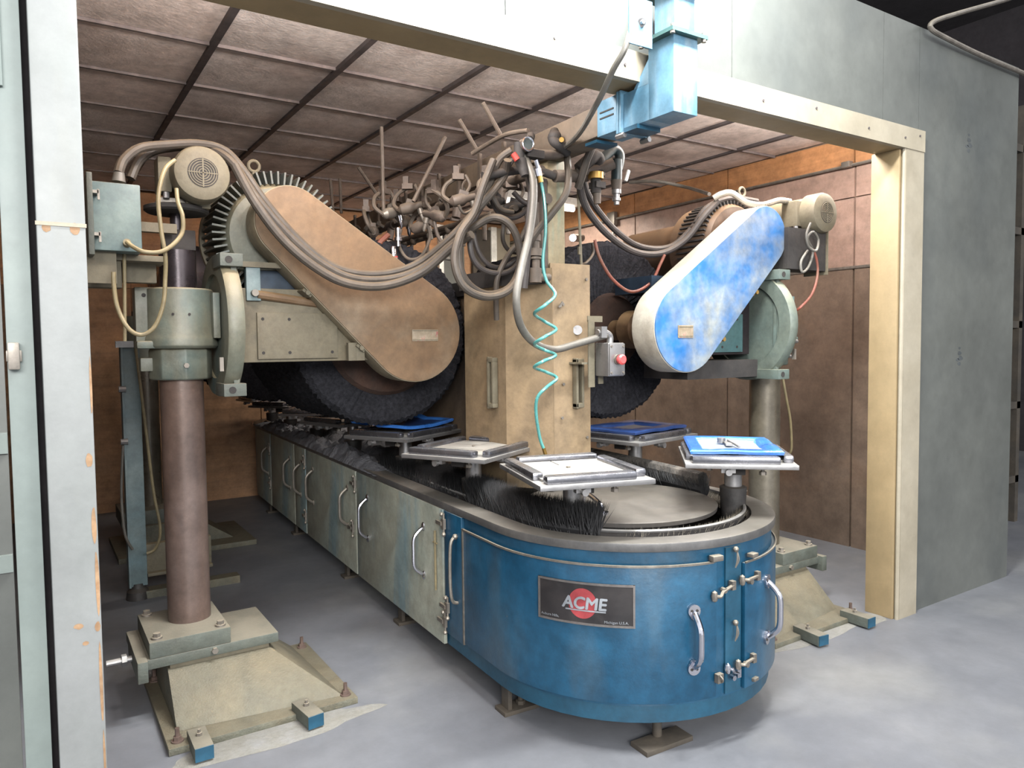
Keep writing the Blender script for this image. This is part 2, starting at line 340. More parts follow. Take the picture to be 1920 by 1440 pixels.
build('header_soffit', B().bb((.0, 2.325, 2.667), (4.13, 2.47, 2.70)), creamwood, hd)
build('header_inner_board', B().bb((.0, 2.44, 2.70), (5.3, 2.47, 3.14)), ply, hd)
for x in (1.7, 2.05, 2.9, 3.3, 3.75, 4.1, 4.25): build('screw_head', B().cyl((x, 2.296, 2.72+.03*(int(x*7) % 2)), (x, 2.290, 2.72+.03*(int(x*7) % 2)), .006, n=8), gridm, hd)
pr = struct('trim_2', B().bb((4.13, 2.30, 0), (4.31, 2.325, 2.667)), cream)
build('jamb_board', B().bb((4.10, 2.325, 0), (4.13, 2.49, 2.667)), creamwood, pr, bev=.004)
build('jamb_stud', B().bb((4.13, 2.34, 0), (4.29, 2.48, 2.667)), creamwood, pr)
build('corner_bead', B().cyl((4.124, 2.312, 0), (4.124, 2.312, 2.667), .012, n=8), cream, pr)
w2 = struct('trim_3', B().bb((4.14, 2.48, 0), (5.3, 2.5, 3.14)), hard)
# marks on the grey sheet: dark handling smudges are part of its material. left post
pl = struct('trim_4', B().bb((.028, 2.30, 0), (.14, 2.46, 3.37)), whitepost, bev=.006)
rust = M('rust_stain', (150, 124, 96), .7, 0, (120, 86, 56), .9, 30, pos=True)
for k, (x, z, rx, rz) in enumerate(((.131, 1.12, .006, .05), (.134, .96, .005, .09), (.126, 1.30, .008, .02), (.130, .84, .007, .014), (.085, .85, .012, .008), (.10, .80, .008, .006), (.133, .68, .004, .12), (.134, .45, .003, .10), (.137, 1.5, .003, .08), (.05, 1.92, .010, .012), (.115, 1.92, .012, .016))):
    n = 12; P = [(x+rx*cos(2*pi*i/n)*(1+.35*noise.noise(Vector((i*1.3, k, 0)))), 2.2994, z+rz*sin(2*pi*i/n)*(1+.35*noise.noise(Vector((i*1.7, k, 2))))) for i in range(n)]
    build('rust_spot', B().add(P, [tuple(range(n))]), rust, pl)
build('post_joint', B().bb((.026, 2.297, 1.925), (.142, 2.3, 1.935)), M('joint_line', (150, 140, 124), .7), pl)
dl = struct('trim_5', B().bb((-.048, 2.32, 0), (.012, 2.42, 3.37)), doorframe, bev=.003)
build('shadow_gap', B().bb((.012, 2.43, 0), (.03, 2.44, 3.37)), darkroof, dl)
build('hinge_knuckle', B().bb((-.046, 2.285, 1.55), (-.02, 2.32, 1.62)).bb((-.05, 2.30, 1.57), (-.015, 2.32, 1.6)), bolt, dl, bev=.004)
tr = struct('trim_6', B().bb((-.7, 2.305, 2.27), (-.03, 2.33, 3.37)), doorframe, bev=.003)
dd = struct('door_2', B().bb((-1.2, 2.62, 0), (-.062, 2.66, 2.27)), galv)
build('door_rail', B().bb((-1.2, 2.6, 1.30), (-.062, 2.62, 1.36)), doorframe, dd)
build('door_rail', B().bb((-1.2, 2.6, .95), (-.062, 2.62, 1.0)), doorframe, dd)
wl = struct('wall_left', B().bb((-.5, 2.47, 0), (-.35, 8.3, 3.3)), hard)
# warehouse beyond the booth
struct('wall_warehouse', B().bb((5.6, 11.9, 0), (12, 12, 6.5)).bb((11.9, -4, 0), (12, 12, 6.5)), darkroof)
struct('ceiling_warehouse', B().bb((-6, 2.36, 6.3), (12, 12, 6.4)), darkroof)
wpipe = build('overhead_conduit', B().tube([(5.436, 2.300, 3.821), (5.201, 2.290, 3.722), (4.612, 2.270, 3.501), (4.334, 2.270, 3.390), (4.302, 2.270, 3.342), (4.489, 2.280, 3.333), (4.915, 2.290, 3.325), (5.552, 2.290, 3.322)], .014, 10, 6), bolt)
tag(wpipe, 'grey conduit with a sharp bend lying along the top edge of the grey outer wall', 'conduit')
rk = thing('storage_rack', (6.3, 3.2, 0), 'dark storage rack of stacked goods just past the right corner of the booth', 'rack')
for x in (5.95, 7.2): build('rack_upright', B().bb((x, 3.0, 0), (x+.06, 3.06, 3.6)), darkbg, rk)
for z in (.35, 1.0, 1.7, 2.5, 3.2): build('rack_shelf', B().bb((5.95, 3.0, z), (7.26, 3.6, z+.06)), darkbg, rk)
for k, z in enumerate((2.56, 2.66, 2.76, 1.76, 1.06, .42)):
    bx = build('carton', B().bb((6.02, 3.02, z), (7.0, 3.4, z+(.07 if k < 3 else .4))), M('carton_%d' % k, ((176, 186, 160), (170, 172, 168), (196, 196, 190), (92, 84, 62), (84, 80, 74), (60, 52, 44))[k], .8), None, bev=.005)
    tag(bx, ('pale green flat pack low in the stack on the rack at the far right edge', 'grey flat pack in the middle of the stack on the far right rack', 'white flat pack on top of the stack on the far right rack', 'brown carton on the third shelf of the far right rack', 'dull grey carton on the second shelf of the far right rack', 'dark carton on the lowest shelf of the far right rack')[k], 'box', 'goods on the far right rack')
lamp = thing('ceiling_tube_lamp', (4.3, 6.3, 3.1), 'bright tube lamp on the booth ceiling seen behind the hanging hoses', 'lamp')
build('lamp_housing', B().bb((3.72, 6.2, 3.06), (4.95, 6.4, 3.13)), white, lamp, bev=.01)
build('lamp_tube', B().cyl((3.78, 6.3, 3.03), (4.9, 6.3, 3.03), .028, n=12), glow, lamp)
bulb = thing('work_light', (4.655, 6.000, 2.675), 'small glaring work light shining between the hose and the tan column', 'lamp')
build('bulb', B().sphere((4.655, 6.000, 2.675), .035), emis('bulb_glow', (245, 250, 255), 14), bulb)
build('bulb_socket', B().cyl((4.686, 6.040, 2.682), (5.003, 6.300, 2.737), .04), pipem, bulb)
# floor debris
for k, (x, y, s_) in enumerate(((4.62, 1.5, .05), (4.9, 1.75, .03), (4.2, .95, .035), (5.4, 2.0, .03))):
    a = k*1.3; tag(build('litter_scrap', B().tube([(x, y, .004), (x+s_*cos(a), y+s_*sin(a), .008), (x+1.6*s_*cos(a+.4), y+1.6*s_*sin(a+.4), .004)], .003, 6, 3), black), ('longest dark scrap on the concrete in front of the yellowed door jamb', 'small scrap on the bare floor furthest to the right', 'dark scrap nearest the camera on the right floor', 'small scrap close to the far bottom corner of the grey outer wall')[k], 'litter', 'scraps on the floor by the right opening')
gp = B()
def patch(cx, cy, rx, ry, seed, h=.004):
    r_ = random.Random(seed); n = 40; ring = []; 
    for i in range(n):
        a = 2*pi*i/n; k = 1+.25*noise.noise(Vector((cos(a)*1.7+seed, sin(a)*1.7, seed*.3)))+.06*r_.random(); ring.append((cx+rx*k*cos(a), cy+ry*k*sin(a)))
    vs = [(cx, cy, h)]+[(x*.6+cx*.4, y*.6+cy*.4, h*.9) for x, y in ring]+[(x, y, .0006) for x, y in ring]
    fs = [(0, 1+i, 1+(i+1) % n) for i in range(n)]+[(1+i, 1+n+i, 1+n+(i+1) % n, 1+(i+1) % n) for i in range(n)]
    gp.add(vs, fs)
patch(.80, 3.04, .42, .09, 4); patch(3.55, 2.42, .4, .06, 6); patch(4.0, 2.40, .12, .07, 9)
tag(build('settled_grit', gp, dustfloor, kind='stuff'), 'pale grit spilled on the concrete along the front of the machine bases', 'grit')
# ================================================ THE TRACK MACHINE (local frame: x across, y along its length)
VL = 5.0
tm = thing('indexing_buffing_machine', (2.332, 2.641, 0), 'long blue oval track machine with rounded front end standing across the booth opening', 'machine', rz=R(-2.725))
def stad(r, n=24, L=VL):
    p = [(r*cos(a), r*sin(a)) for a in [pi+pi*i/n for i in range(n+1)]]
    return p+[(r*cos(a), L+r*sin(a)) for a in [pi*i/n for i in range(n+1)]]
def ringslab(mb, r0, r1, z0, z1, n=24, L=VL):
    a, b = stad(r0, n, L), stad(r1, n, L); k = len(a)
    vs = [(x, y, z) for z in (z0, z1) for P in (a, b) for x, y in P]; fs = []
    for i in range(k):
        j = (i+1) % k
        fs += [(k*2+i, k*2+j, k*3+j, k*3+i), (i, k+i, k+j, j), (i, j, 2*k+j, 2*k+i), (k+i, 3*k+i, 3*k+j, k+j)]
    return mb.add(vs, fs)
T = dict(parent=tm, local=True)
build('housing', ringslab(B(), .60, .672, .19, .80), blue, **T)
build('lower_skirt', ringslab(B(), .56, .664, .12, .192), blue_edge, **T)
build('top_rim', ringslab(B(), .585, .688, .800, .836, 40), rimm, bev=.006, **T)
build('inner_wall', ringslab(B(), .565, .600, .45, .82), black, **T)
build('track_floor', B().prism(stad(.6), .44, .46), black, **T)
build('inner_rail', B().tube([(x, y, .850) for x, y in stad(.557, 40)], .008, 6, 0, True), steel, **T)
build('rail_web', ringslab(B(), .551, .557, .78, .85, 40), black, **T)
build('centre_deck', B().prism([(x, y+.2) for x, y in stad(.40, 24, VL-.4)], .46, .832), rimm, bev=.004, **T)
disc = build('cover_disc', B().lathe((0, .02, .834), (0, 0, 1), [(0, .452), (.018, .455), (.022, .445)], 64), M('scuffed_cover_disc', (94, 90, 86), .38, .2, (70, 68, 68), .9, 2.4, .04, 50, (112, 106, 96), .35, streak=((70, 68, 68), (2.6, 5, 1), .52, .74, .6)), **T)
build('lift_handle', B().tube([(-.20, .06, .856), (-.20, .04, .90), (-.215, -.06, .905), (-.235, -.15, .885), (-.24, -.165, .858)], .011, 8, 6).cyl((-.24, -.165, .856), (-.24, -.165, .864), .03, n=16), chrome, disc, local=False) if False else None
build('lift_handle', B().tube([(-.17, .08, .856), (-.175, .05, .90), (-.205, -.04, .905), (-.235, -.14, .892), (-.24, -.165, .858)], .011, 8, 6).cyl((-.24, -.165, .856), (-.24, -.165, .864), .028, n=16), chrome, **T)
# curved front access panel: begins on the straight left flank and wraps round the nose
def arc(r, a0, a1, n=30, lead=None):
    p = ([lead] if lead else [])+[(r*cos(R(a0+(a1-a0)*i/n)), r*sin(R(a0+(a1-a0)*i/n))) for i in range(n+1)]
    return p
def strip(r0, r1, a0, a1, z0, z1, lead=0., n=30):
    A = ([(-r1, lead)] if lead else [])+arc(r1, a0, a1, n); C_ = ([(-r0, lead)] if lead else [])+arc(r0, a0, a1, n); k = len(A)
    vs = [(x, y, z) for z in (z0, z1) for P in (A, C_) for x, y in P]; fs = []
    for i in range(k-1):
        fs += [(i, i+1, 2*k+i+1, 2*k+i), (k+i, 3*k+i, 3*k+i+1, k+i+1), (2*k+i, 2*k+i+1, 3*k+i+1, 3*k+i), (i, k+i, k+i+1, i+1)]
    fs += [(0, 2*k, 3*k, k), (k-1, 2*k-1, 4*k-1, 3*k-1)]
    return B().add(vs, fs)
fp = build('front_panel', strip(.672, .688, 180, 263.5, .205, .742, .31), blue, bev=.002, **T)
build('panel_lip', strip(.686, .694, 180, 262, .742, .750, .31), bolt, **T)
cdoor = build('side_door', strip(.672, .690, 276.5, 330, .20, .715), blue, bev=.002, **T)
build('door_lip', strip(.688, .694, 276.5, 330, .715, .722), bolt, **T)
build('hinge_post', strip(.672, .679, 268, 275.5, .20, .79), blue_edge, **T)
build('door_edge_strip', B().bb((-.694, .305, .20), (-.684, .315, .75)), bolt, **T)
# flank doors
bounds = [(.325, .512), (.532, 1.835), (1.855, 3.06), (3.085, 3.42), (3.435, 4.29), (4.305, 4.95)]
for k, (a, b) in enumerate(bounds):
    build('flank_panel' if k == 0 else 'access_door', B().bb((-.69, a, .195 if k == 0 else .125), (-.672, b, .798)), blue if k == 0 else doorm, bev=.003, **T)
def pull(y, z0, z1, u=-.69, off=.055, r=.0095):
    mb = B().tube([(u, y, z1), (u-.018, y, z1-.005), (u-off, y, z1-.045), (u-off-.004, y, (z0+z1)/2), (u-off, y, z0+.045), (u-.018, y, z0+.005), (u, y, z0)], r, 8, 5)
    mb.sphere((u-.004, y, z1+.008), .018, 10, (.5, .8, 1.3)); mb.sphere((u-.004, y, z0-.008), .018, 10, (.5, .8, 1.3)); return mb
for y in (.76, 1.62, 2.01, 2.85, 3.22, 3.56, 4.41): build('door_handle', pull(y, .42, .66), chrome if y < 1.8 else bolt, **T)
def latch(y, z, L=.06):
    return B().box((-.70, y, z), (.014, .03, .05)).box((-.706, y+.035, z), (.012, .06, .018)).cyl((-.70, y-.005, z+.05), (-.70, y-.005, z-.06), .006, n=8).sphere((-.703, y+.01, z+.045), .012, 8).sphere((-.703, y-.01, z-.05), .011, 8)
for y, z in ((.50, .735), (.50, .25), (.47, .33), (3.07, .70), (3.07, .27), (1.845, .72), (1.9, .42), (4.3, .66), (4.3, .34)): build('door_latch', latch(y, z), bolt, **T)
build('latch_rod', B().cyl((-.70, .60, .68), (-.70, .60, .38), .006, n=8).cyl((-.70, .58, .62), (-.70, .62, .62), .005, n=6), cordm, **T)
build('latch_rod', B().tube([(-.69, .37, .70), (-.725, .37, .66), (-.725, .37, .42), (-.69, .37, .38)], .008, 8, 5).sphere((-.70, .37, .70), .014, 8), bolt, **T)
def on(r, th, z): return Vector((r*cos(R(th)), r*sin(R(th)), z))
def cpull(th, z0, z1, mat=chrome):
    mb = B(); r = .69
    mb.tube([on(r+.004, th, z1), on(r+.02, th, z1-.01), on(r+.055, th, z1-.05), on(r+.06, th, (z0+z1)/2), on(r+.055, th, z0+.05), on(r+.02, th, z0+.01), on(r+.004, th, z0)], .0125, 10, 6)
    n_ = on(1, th, 0)
    for z in (z0, z1):
        c = on(r, th, z+(.006 if z == z1 else -.006)); mb.cyl(c, c+n_*.010, .026, n=16); mb.cyl(c+Vector((0, 0, -.016 if z == z1 else .016)), c+n_*.012+Vector((0, 0, -.016 if z == z1 else .016)), .018, n=12)
    h = build('front_handle', mb, mat, **T)
    t = Vector((-sin(R(th)), cos(R(th)), 0))
    for z in (z0-.008, z1+.008):
        for q in (-.011, .011):
            c = on(r+.009, th, z)+t*q; mm = B().cyl(c, c+n_*.003, .0055, n=8); o = build('screw', mm, black, h, local=True); o.location -= h.location
cpull(-105.4, .345, .560); cpull(-68.8, .365, .60)
def claw(th, z, w_, drop=0.):
    r = .692; mb = B().tube([on(r+.004, th-w_, z-drop), on(r+.03, th-w_*.7, z-drop+.003), on(r+.018, th-w_*.2, z-drop*.5), on(r+.012, th+w_, z)], .007, 8, 5)
    mb.sphere(on(r+.012, th-w_, z-drop), .014, 8, (1, 1, 1.7)).box(on(r+.008, th+w_, z), (.02, .02, .035)).cyl(on(r, th, z-.012), on(r+.02, th, z-.012), .011, n=8)
    return mb
build('toggle_latch', claw(-94.5, .645, 3.8, .03), bolt, **T); build('toggle_latch', claw(-82, .652, 4.5, -.004), bolt, **T)
build('toggle_latch', claw(-84, .318, 4.2, .0), bolt, **T); build('toggle_latch', claw(-90.5, .285, 2.4, -.03), chrome, **T)
build('hinge_tab', B().box(on(.70, -97.5, .765), (.05, .03, .022), (0, 0, R(-7))), bolt, bev=.004, **T)
build('hinge_tab', B().box(on(.70, -80.5, .745), (.04, .03, .016), (0, 0, R(9))), bolt, bev=.004, **T)
build('hinge_tab', B().box(on(.695, -78, .222), (.034, .02, .014), (0, 0, R(12))), bolt, bev=.004, **T)
build('spring_clip', B().box(on(.70, -96.2, .285), (.03, .02, .035)).tube([on(.71, -96.6, .30), on(.72, -96, .285), on(.71, -95.8, .27)], .004, 6, 4), bolt, **T)
for z in (.785, .49):
    build('cotter_pin', B().sphere(on(.70, -89.2, z), .012, 10).tube([on(.706, -89.2, z-.01), on(.71, -89.5, z-.04), on(.706, -89.9, z-.07)], .003, 6, 4).tube([on(.706, -89, z-.01), on(.712, -88.9, z-.04), on(.706, -89.6, z-.065)], .003, 6, 4), bolt, **T)
# nameplate bent round the nose
npz0, npz1, na0, na1 = .508, .676, -157.2, -124.6
def bend(mb, r, thm, zm):   # flat x,z,depth -> cylinder
    out = []
    for x, d, z in mb.v:
        th = R(thm)+x/.69; out.append(((r+d)*cos(th), (r+d)*sin(th), zm+z))
    mb.v = out; return mb
def grid(mb, x0, x1, z0, z1, d, n=14):
    vs = [(x0+(x1-x0)*i/n, d, z) for z in (z0, z1) for i in range(n+1)]+[(x0+(x1-x0)*i/n, d-.004, z) for z in (z0, z1) for i in range(n+1)]
    k = n+1; fs = []
    for i in range(n): fs += [(i, i+1, k+i+1, k+i), (i, 2*k+i, 2*k+i+1, i+1), (k+i, k+i+1, 3*k+i+1, 3*k+i)]
    fs += [(0, k, 3*k, 2*k), (n, 2*k+n, 3*k+n, k+n)]; return mb.add(vs, fs)
zm = (npz0+npz1)/2; am = (na0+na1)/2; hw = R(na1-na0)/2*.69; hz = (npz1-npz0)/2
nameplate = build('nameplate', bend(grid(B(), -hw, hw, -hz, hz, .005), .689, am, zm), plateblack, **T)
fr = B(); e = .008
grid(fr, -hw, hw, hz-e, hz, .009); grid(fr, -hw, hw, -hz, -hz+e, .009); grid(fr, -hw, -hw+e, -hz, hz, .009, 2); grid(fr, hw-e, hw, -hz, hz, .009, 2)
def sub(name, mb, mat):
    o = build(name, mb, mat, nameplate, local=True); o.location -= nameplate.location; return o
sub('nameplate_border', bend(fr, .689, am, zm), plateframe)
rc = B(); n = 40; vs = [(0, .0062, 0)]+[(.057*cos(2*pi*i/n)-.006, .0062, .057*1.05*sin(2*pi*i/n)) for i in range(n)]; rc.add(vs, [(0, 1+i, 1+(i+1) % n) for i in range(n)])
sub('red_disc', bend(rc, .689, am, zm), platered)
def text(txt, size, x, z, d, ext=.0, shear=0., bold=0.):
    cu = bpy.data.curves.new('lettering', 'FONT'); cu.body = txt; cu.size = size; cu.align_x = 'LEFT'; cu.extrude = ext; cu.shear = shear; cu.offset = bold
    o = bpy.data.objects.new('lettering', cu); COL.objects.link(o); bpy.context.view_layer.update()
    me = bpy.data.meshes.new_from_object(o.evaluated_get(bpy.context.evaluated_depsgraph_get())); bpy.data.objects.remove(o)
    mb = B(); mb.add([(v.co.x+x, d+v.co.z, v.co.y+z) for v in me.vertices], [tuple(p.vertices) for p in me.polygons]); return mb
lt0 = B()
for dx, dz in ((-.0022, 0), (0, 0), (.0022, 0), (0, .0018), (0, -.0018)):
    t_ = text('ACME', .066, -.088+dx, -.02+dz, .0085+dx*.1, .001, .12, .0); lt0.add(t_.v, t_.f)
sub('raised_lettering', bend(lt0, .689, am, zm), letter)
bar_ = B(); grid(bar_, -.075, .085, -.030, -.025, .0075); sub('lettering_rule', bend(bar_, .689, am, zm), letter)
lt1 = text('Auburn Hills,', .015, -hw+.013, -hz+.016, .0066); sub('small_lettering', bend(lt1, .689, am, zm), letter)
lt2 = text('Michigan U.S.A.', .015, hw-.118, -hz+.014, .0066); sub('small_lettering', bend(lt2, .689, am, zm), letter)
# feet
for (u, v) in ((-.60, 0), (-.60, 1.22), (-.60, 2.22), (-.60, 3.62), (.55, .1), (.55, 1.5), (-.60, 4.6), (.55, 3.5)):
    build('foot', B().bb((u-.075, v-.045, 0), (u+.10, v+.045, .018)).bb((u-.05, v-.03, .018), (u-.03, v+.03, .125)).cyl((u+.03, v, 0), (u+.03, v, .13), .012, n=8).hexn((u+.03, v, .018), (0, 0, 1), .022, .018), darkbg, bev=.002, **T)
build('foot', B().bb((-.36, -.60, 0), (-.12, -.50, .02)).cyl((-.24, -.52, .02), (-.24, -.52, .13), .02, n=10), darkbg, bev=.002, **T)
build('base_frame', B().bb((-.40, .05, .0), (-.28, 4.7, .12)).bb((.30, .05, 0), (.42, 4.7, .12)).bb((-.4, -.05, .06), (.42, .1, .16)).bb((-.5, .1, .11), (.5, 4.9, .13)), black, **T)
# brushes and lint
def path(sd):   # position along the slot centreline: negative = round the nose from the left flank
    if sd >= 0: return (-1, sd, 0.)
def brush(name, pts, z0, h, n, lean, seed, mat=bristle, thick=.0022, par=tm):
    r_ = random.Random(seed); P = crom([(x, y, 0) for x, y in pts], 10); mb = B()
    seg = [(P[i+1]-P[i]).length for i in range(len(P)-1)]; tot = sum(seg)
    for k in range(n):
        t = r_.random()*tot; i = 0
        while i < len(seg)-1 and t > seg[i]: t -= seg[i]; i += 1
        p = P[i].lerp(P[i+1], t/seg[i]); d = (P[i+1]-P[i]).normalized(); nn = Vector((-d.y, d.x, 0))
        p = p+nn*r_.uniform(-.014, .014); b0 = Vector((p.x, p.y, z0)); hh = h*r_.uniform(.82, 1.04)
        tip = b0+Vector((0, 0, hh))+nn*(lean+r_.gauss(0, .35))*h*.5+d*r_.gauss(0, .14)*h
        o = d*thick; q = nn*thick
        mb.add([b0-o, b0+o, b0+q, tip], [(0, 1, 3), (1, 2, 3), (2, 0, 3)])
    o_ = build(name, mb, mat, sm=180, kind='stuff', **T); return o_
nose = [(.562*cos(R(a)), .562*sin(R(a))) for a in range(180, 226, 6)]
brush('slot_brush', [(-.565, .48), (-.565, .15)]+nose, .82, .155, 6000, .12, 1, thick=.0036)
build('brush_core', B().tube([(x, y, .80) for x, y in [(-.56, .48), (-.56, .15)]+nose], .024, 8, 3).tube([(x, y, .85) for x, y in [(-.55, .46), (-.55, .15)]+nose[:-1]], .022, 8, 3).tube([(x, y, .89) for x, y in [(-.54, .45), (-.54, .15)]+nose[:-1]], .018, 8, 3), bristle, **T)
brush('slot_brush', [(-.56, 1.75), (-.56, 1.2), (-.55, .62)], .82, .12, 3600, .5, 2, thick=.0036)
build('brush_core', B().tube([(-.55, 1.75, .81), (-.55, .62, .81)], .03, 8, 0), bristle, **T)
brush('slot_brush', [(-.43, 1.3), (-.43, .42)], .82, .13, 2600, -.2, 5, thick=.0036)
build('brush_core', B().tube([(-.43, 1.3, .87), (-.43, .42, .87)], .03, 8, 0), bristle, **T)
brush('slot_brush', [(.50, -.04), (.49, .35), (.50, 1.1)], .82, .13, 4200, .2, 3, thick=.0036)
build('brush_core', B().tube([(.50, -.04, .86), (.49, .35, .87), (.50, 1.1, .88)], .035, 8, 4), bristle, **T)
build('brush_lint', B().tube([(.495, -.03, .915), (.49, .35, .925), (.495, 1.05, .93)], .036, 8, 5), bristledust, kind='stuff', **T)
nose2 = [(.525*cos(R(a)), .525*sin(R(a))) for a in range(232, 362, 8)]
brush('slot_brush', nose2, .79, .068, 1500, -.6, 4, bolt, .0014)
build('wire_loop', B().tube([(.40, -.30, .85), (.43, -.33, .90), (.50, -.31, .90), (.53, -.22, .87), (.50, -.20, .85)], .004, 6, 6), bolt, **T)
def lintheap(v0, v1, u0, u1, z0, h, seed, nx=60, ny=10):
    vs = []; fs = []
    for i in range(nx+1):
        for j in range(ny+1):
            a, b = i/nx, j/ny; v = v0+(v1-v0)*a; u = u0+(u1-u0)*b
            e_ = min(1, 6*a, 6*(1-a))*sin(pi*b)**.6
            nn = noise.noise(Vector((u*9, v*7, seed)))*.5+noise.noise(Vector((u*30, v*26, seed+3)))*.28+noise.noise(Vector((u*70, v*70, seed+3)))*.12+.55
            vs.append((u+.012*noise.noise(Vector((v*20, u*20, 1))), v, z0+h*max(0, e_*nn)))
    for i in range(nx):
        for j in range(ny): fs.append((i*(ny+1)+j, (i+1)*(ny+1)+j, (i+1)*(ny+1)+j+1, i*(ny+1)+j+1))
    return B().add(vs, fs)
for k, (a, b, c, d, h) in enumerate(((1.45, 5.1, -.70, -.50, .11), (2.0, 5.2, -.55, -.15, .14), (1.9, 5.2, .0, .5, .10))):
    build('lint_heap', lintheap(a, b, c, d, .826, h, k*5+2, 160, 16), lint, sm=60, kind='stuff', **T)
# ================================================ FIXTURES ON THE TRACK
def make_fixture():
    f = thing('fixture_table', (0, 0, 0), '', 'fixture table', 'fixture tables riding on the oval track')
    K = dict(parent=f, local=True)
    build('rubber_boot', B().lathe((0, 0, .72), (0, 0, 1), [(0, .052), (.10, .056), (.21, .062), (.215, .05)], 20), rubber, **K)
    build('post', B().lathe((0, 0, .90), (0, 0, 1), [(0, .040), (.135, .040)], 24), steel, **K)
    build('under_bracket', B().bb((-.15, -.035, 1.032), (.15, .035, 1.058)).bb((-.15, -.035, 1.01), (-.13, .035, 1.05)).bb((.13, -.035, 1.01), (.15, .035, 1.05)).bb((-.035, -.17, 1.04), (.035, .17, 1.058)), black, bev=.003, **K)
    for (x, y) in ((.09, -.05), (-.2, -.1), (.2, .08), (-.1, .12), (.0, -.17)):
        build('levelling_bolt', B().hexn((x, y, 1.022), (0, 0, 1), .016, .014).cyl((x, y, 1.036), (x, y, 1.062), .008, n=8), bolt, **K)
    build('side_lug', B().bb((-.06, -.20, 1.035), (.0, -.17, 1.06)).cyl((-.03, -.20, 1.04), (-.03, -.222, 1.04), .016, n=12), steel, **K)
    build('side_lug', B().bb((-.25, .02, 1.035), (-.22, .08, 1.06)).cyl((-.25, .05, 1.04), (-.272, .05, 1.04), .014, n=12), steel, **K)
    build('base_plate', B().bb((-.285, -.235, 1.058), (.285, .235, 1.078)), steel, bev=.003, **K)
    for (a, b) in (((-.20, -.20), (-.06, .20)), ((-.055, -.20), (.10, .20)), ((.105, -.20), (.21, .02)), ((.105, .025), (.21, .20))):
        build('top_board', B().bb(a+(1.078,), b+(1.088,)), M('worn_board', (146, 143, 138), .5, .2, (118, 114, 110), .9, 7, .06, 50, (154, 150, 143), .7) if 'worn_board' not in bpy.data.materials else bpy.data.materials['worn_board'], bev=.002, **K)
    for (x, y, lx, ly) in ((-.245, .02, .055, .37), (.245, -.02, .055, .37), (-.02, -.205, .40, .045), (.03, .205, .40, .045)):
        build('edge_rail', B().box((x, y, 1.093), (lx, ly, .034)), rail, bev=.012, **K)
    build('nut', B().hexn((.02, .01, 1.088), (0, 0, 1), .010, .006), bolt, **K)
    return f
proto = make_fixture()
def loc2w(u, v, z=0.):
    a = R(2.725); return Vector((2.332+u*cos(a)+v*sin(a), 2.641-u*sin(a)+v*cos(a), z))
FX = [(-.455, -.245, 76, 'bare fixture table nearest the camera on the nose of the track, below the teal coil'),
      (.41, -.31, 50, 'fixture table on the right of the nose carrying a bright blue pan'),
      (-.50, .56, 31, 'bare fixture table just behind the front one on the left run'),
      (-.50, 1.46, 30, 'fixture table under the tan belt guard carrying a blue wrapped panel'),
      (.54, .55, 14, 'fixture table behind the tan hood plate carrying a dark blue pan'),
      (-.52, 2.40, 20, 'fixture table right below the black buffing wheel on the left run'),
      (-.52, 3.32, 60, 'small far fixture table left of the buffing wheel, nearest of the far ones'),
      (-.52, 4.22, 35, 'far fixture table second from the rear end of the left run'),
      (-.50, 5.05, 10, 'rearmost fixture table at the left end of the track'),
      (.54, 1.46, 70, 'fixture table partly seen right of the tan hood plate below the right wheel'),
      (.54, 2.37, 25, 'fixture table hidden deep behind the hood on the right run')]
for i, (u, v, a, lab) in enumerate(FX):
    f = proto if i == 0 else copy_tree(proto)
    f.location = loc2w(u, v); f.rotation_euler = (0, 0, R(a-2.725)); f['label'] = lab
def pan(u, v, a, L_, W_, lab, m1, m2, warp=0., depth=.018, fr_=.055, clip=False):
    c = loc2w(u, v, 1.113); t = thing('wrapped_pan', c, lab, 'pan', 'film covered pans on the fixtures', rz=R(a-2.725))
    mb = B(); n = 10; r_ = random.Random(int(u*100)); 
    def zz(x, y): return warp*(x/L_*2)**2*(1 if y > 0 else .5)+.004*noise.noise(Vector((x*9, y*9, u)))
    o, i_ = (L_/2, W_/2), (L_/2-fr_, W_/2-fr_)
    def loop(hx, hy, z, k=8):
        P = []
        for s0, s1 in (((-1, -1), (1, -1)), ((1, -1), (1, 1)), ((1, 1), (-1, 1)), ((-1, 1), (-1, -1))):
            for q in range(k):
                x = hx*(s0[0]+(s1[0]-s0[0])*q/k); y = hy*(s0[1]+(s1[1]-s0[1])*q/k); P.append((x, y, z+zz(x, y)))
        return P
    Ls = [loop(o[0]-.004, o[1]-.004, .0), loop(*o, .012), loop(o[0]-.008, o[1]-.008, .018), loop(i_[0]+.01, i_[1]+.01, .018), loop(*i_, .012), loop(i_[0]-.01, i_[1]-.01, .018-depth)]
    k = 32
    for P in Ls: mb.v += P
    for l in range(len(Ls)-1):
        for q in range(k): mb.f.append((l*k+q, l*k+(q+1) % k, (l+1)*k+(q+1) % k, (l+1)*k+q))
    build('film_rim', mb, m1, t, local=True)
    b_ = B(); P = loop(i_[0]-.008, i_[1]-.008, .020-depth); b_.v += [(0, 0, .018-depth)]+P; b_.f += [(0, 1+q, 1+(q+1) % k) for q in range(k)]
    build('pan_floor', b_, m2, t, local=True)
    if clip: build('hold_down_clip', B().bb((-.02, -.01, .006), (.15, .02, .014)).cyl((.09, .03, .006), (.09, .03, .03), .02, n=12).tube([(-.1, -.03, .012), (.0, -.02, .014), (.08, .0, .02)], .006, 6, 4), steel, t, local=True)
    return t
pan(.42, -.28, 50, .50, .40, 'bright blue film covered pan on the fixture right of the nose', film, panwhite, .0, .02, .06, True)
pan(.54, .57, 14, .50, .40, 'navy blue film covered pan on the fixture behind the hood plate', filmdark, M('pale_pan_floor', (120, 116, 118), .5), .0, .016, .10)
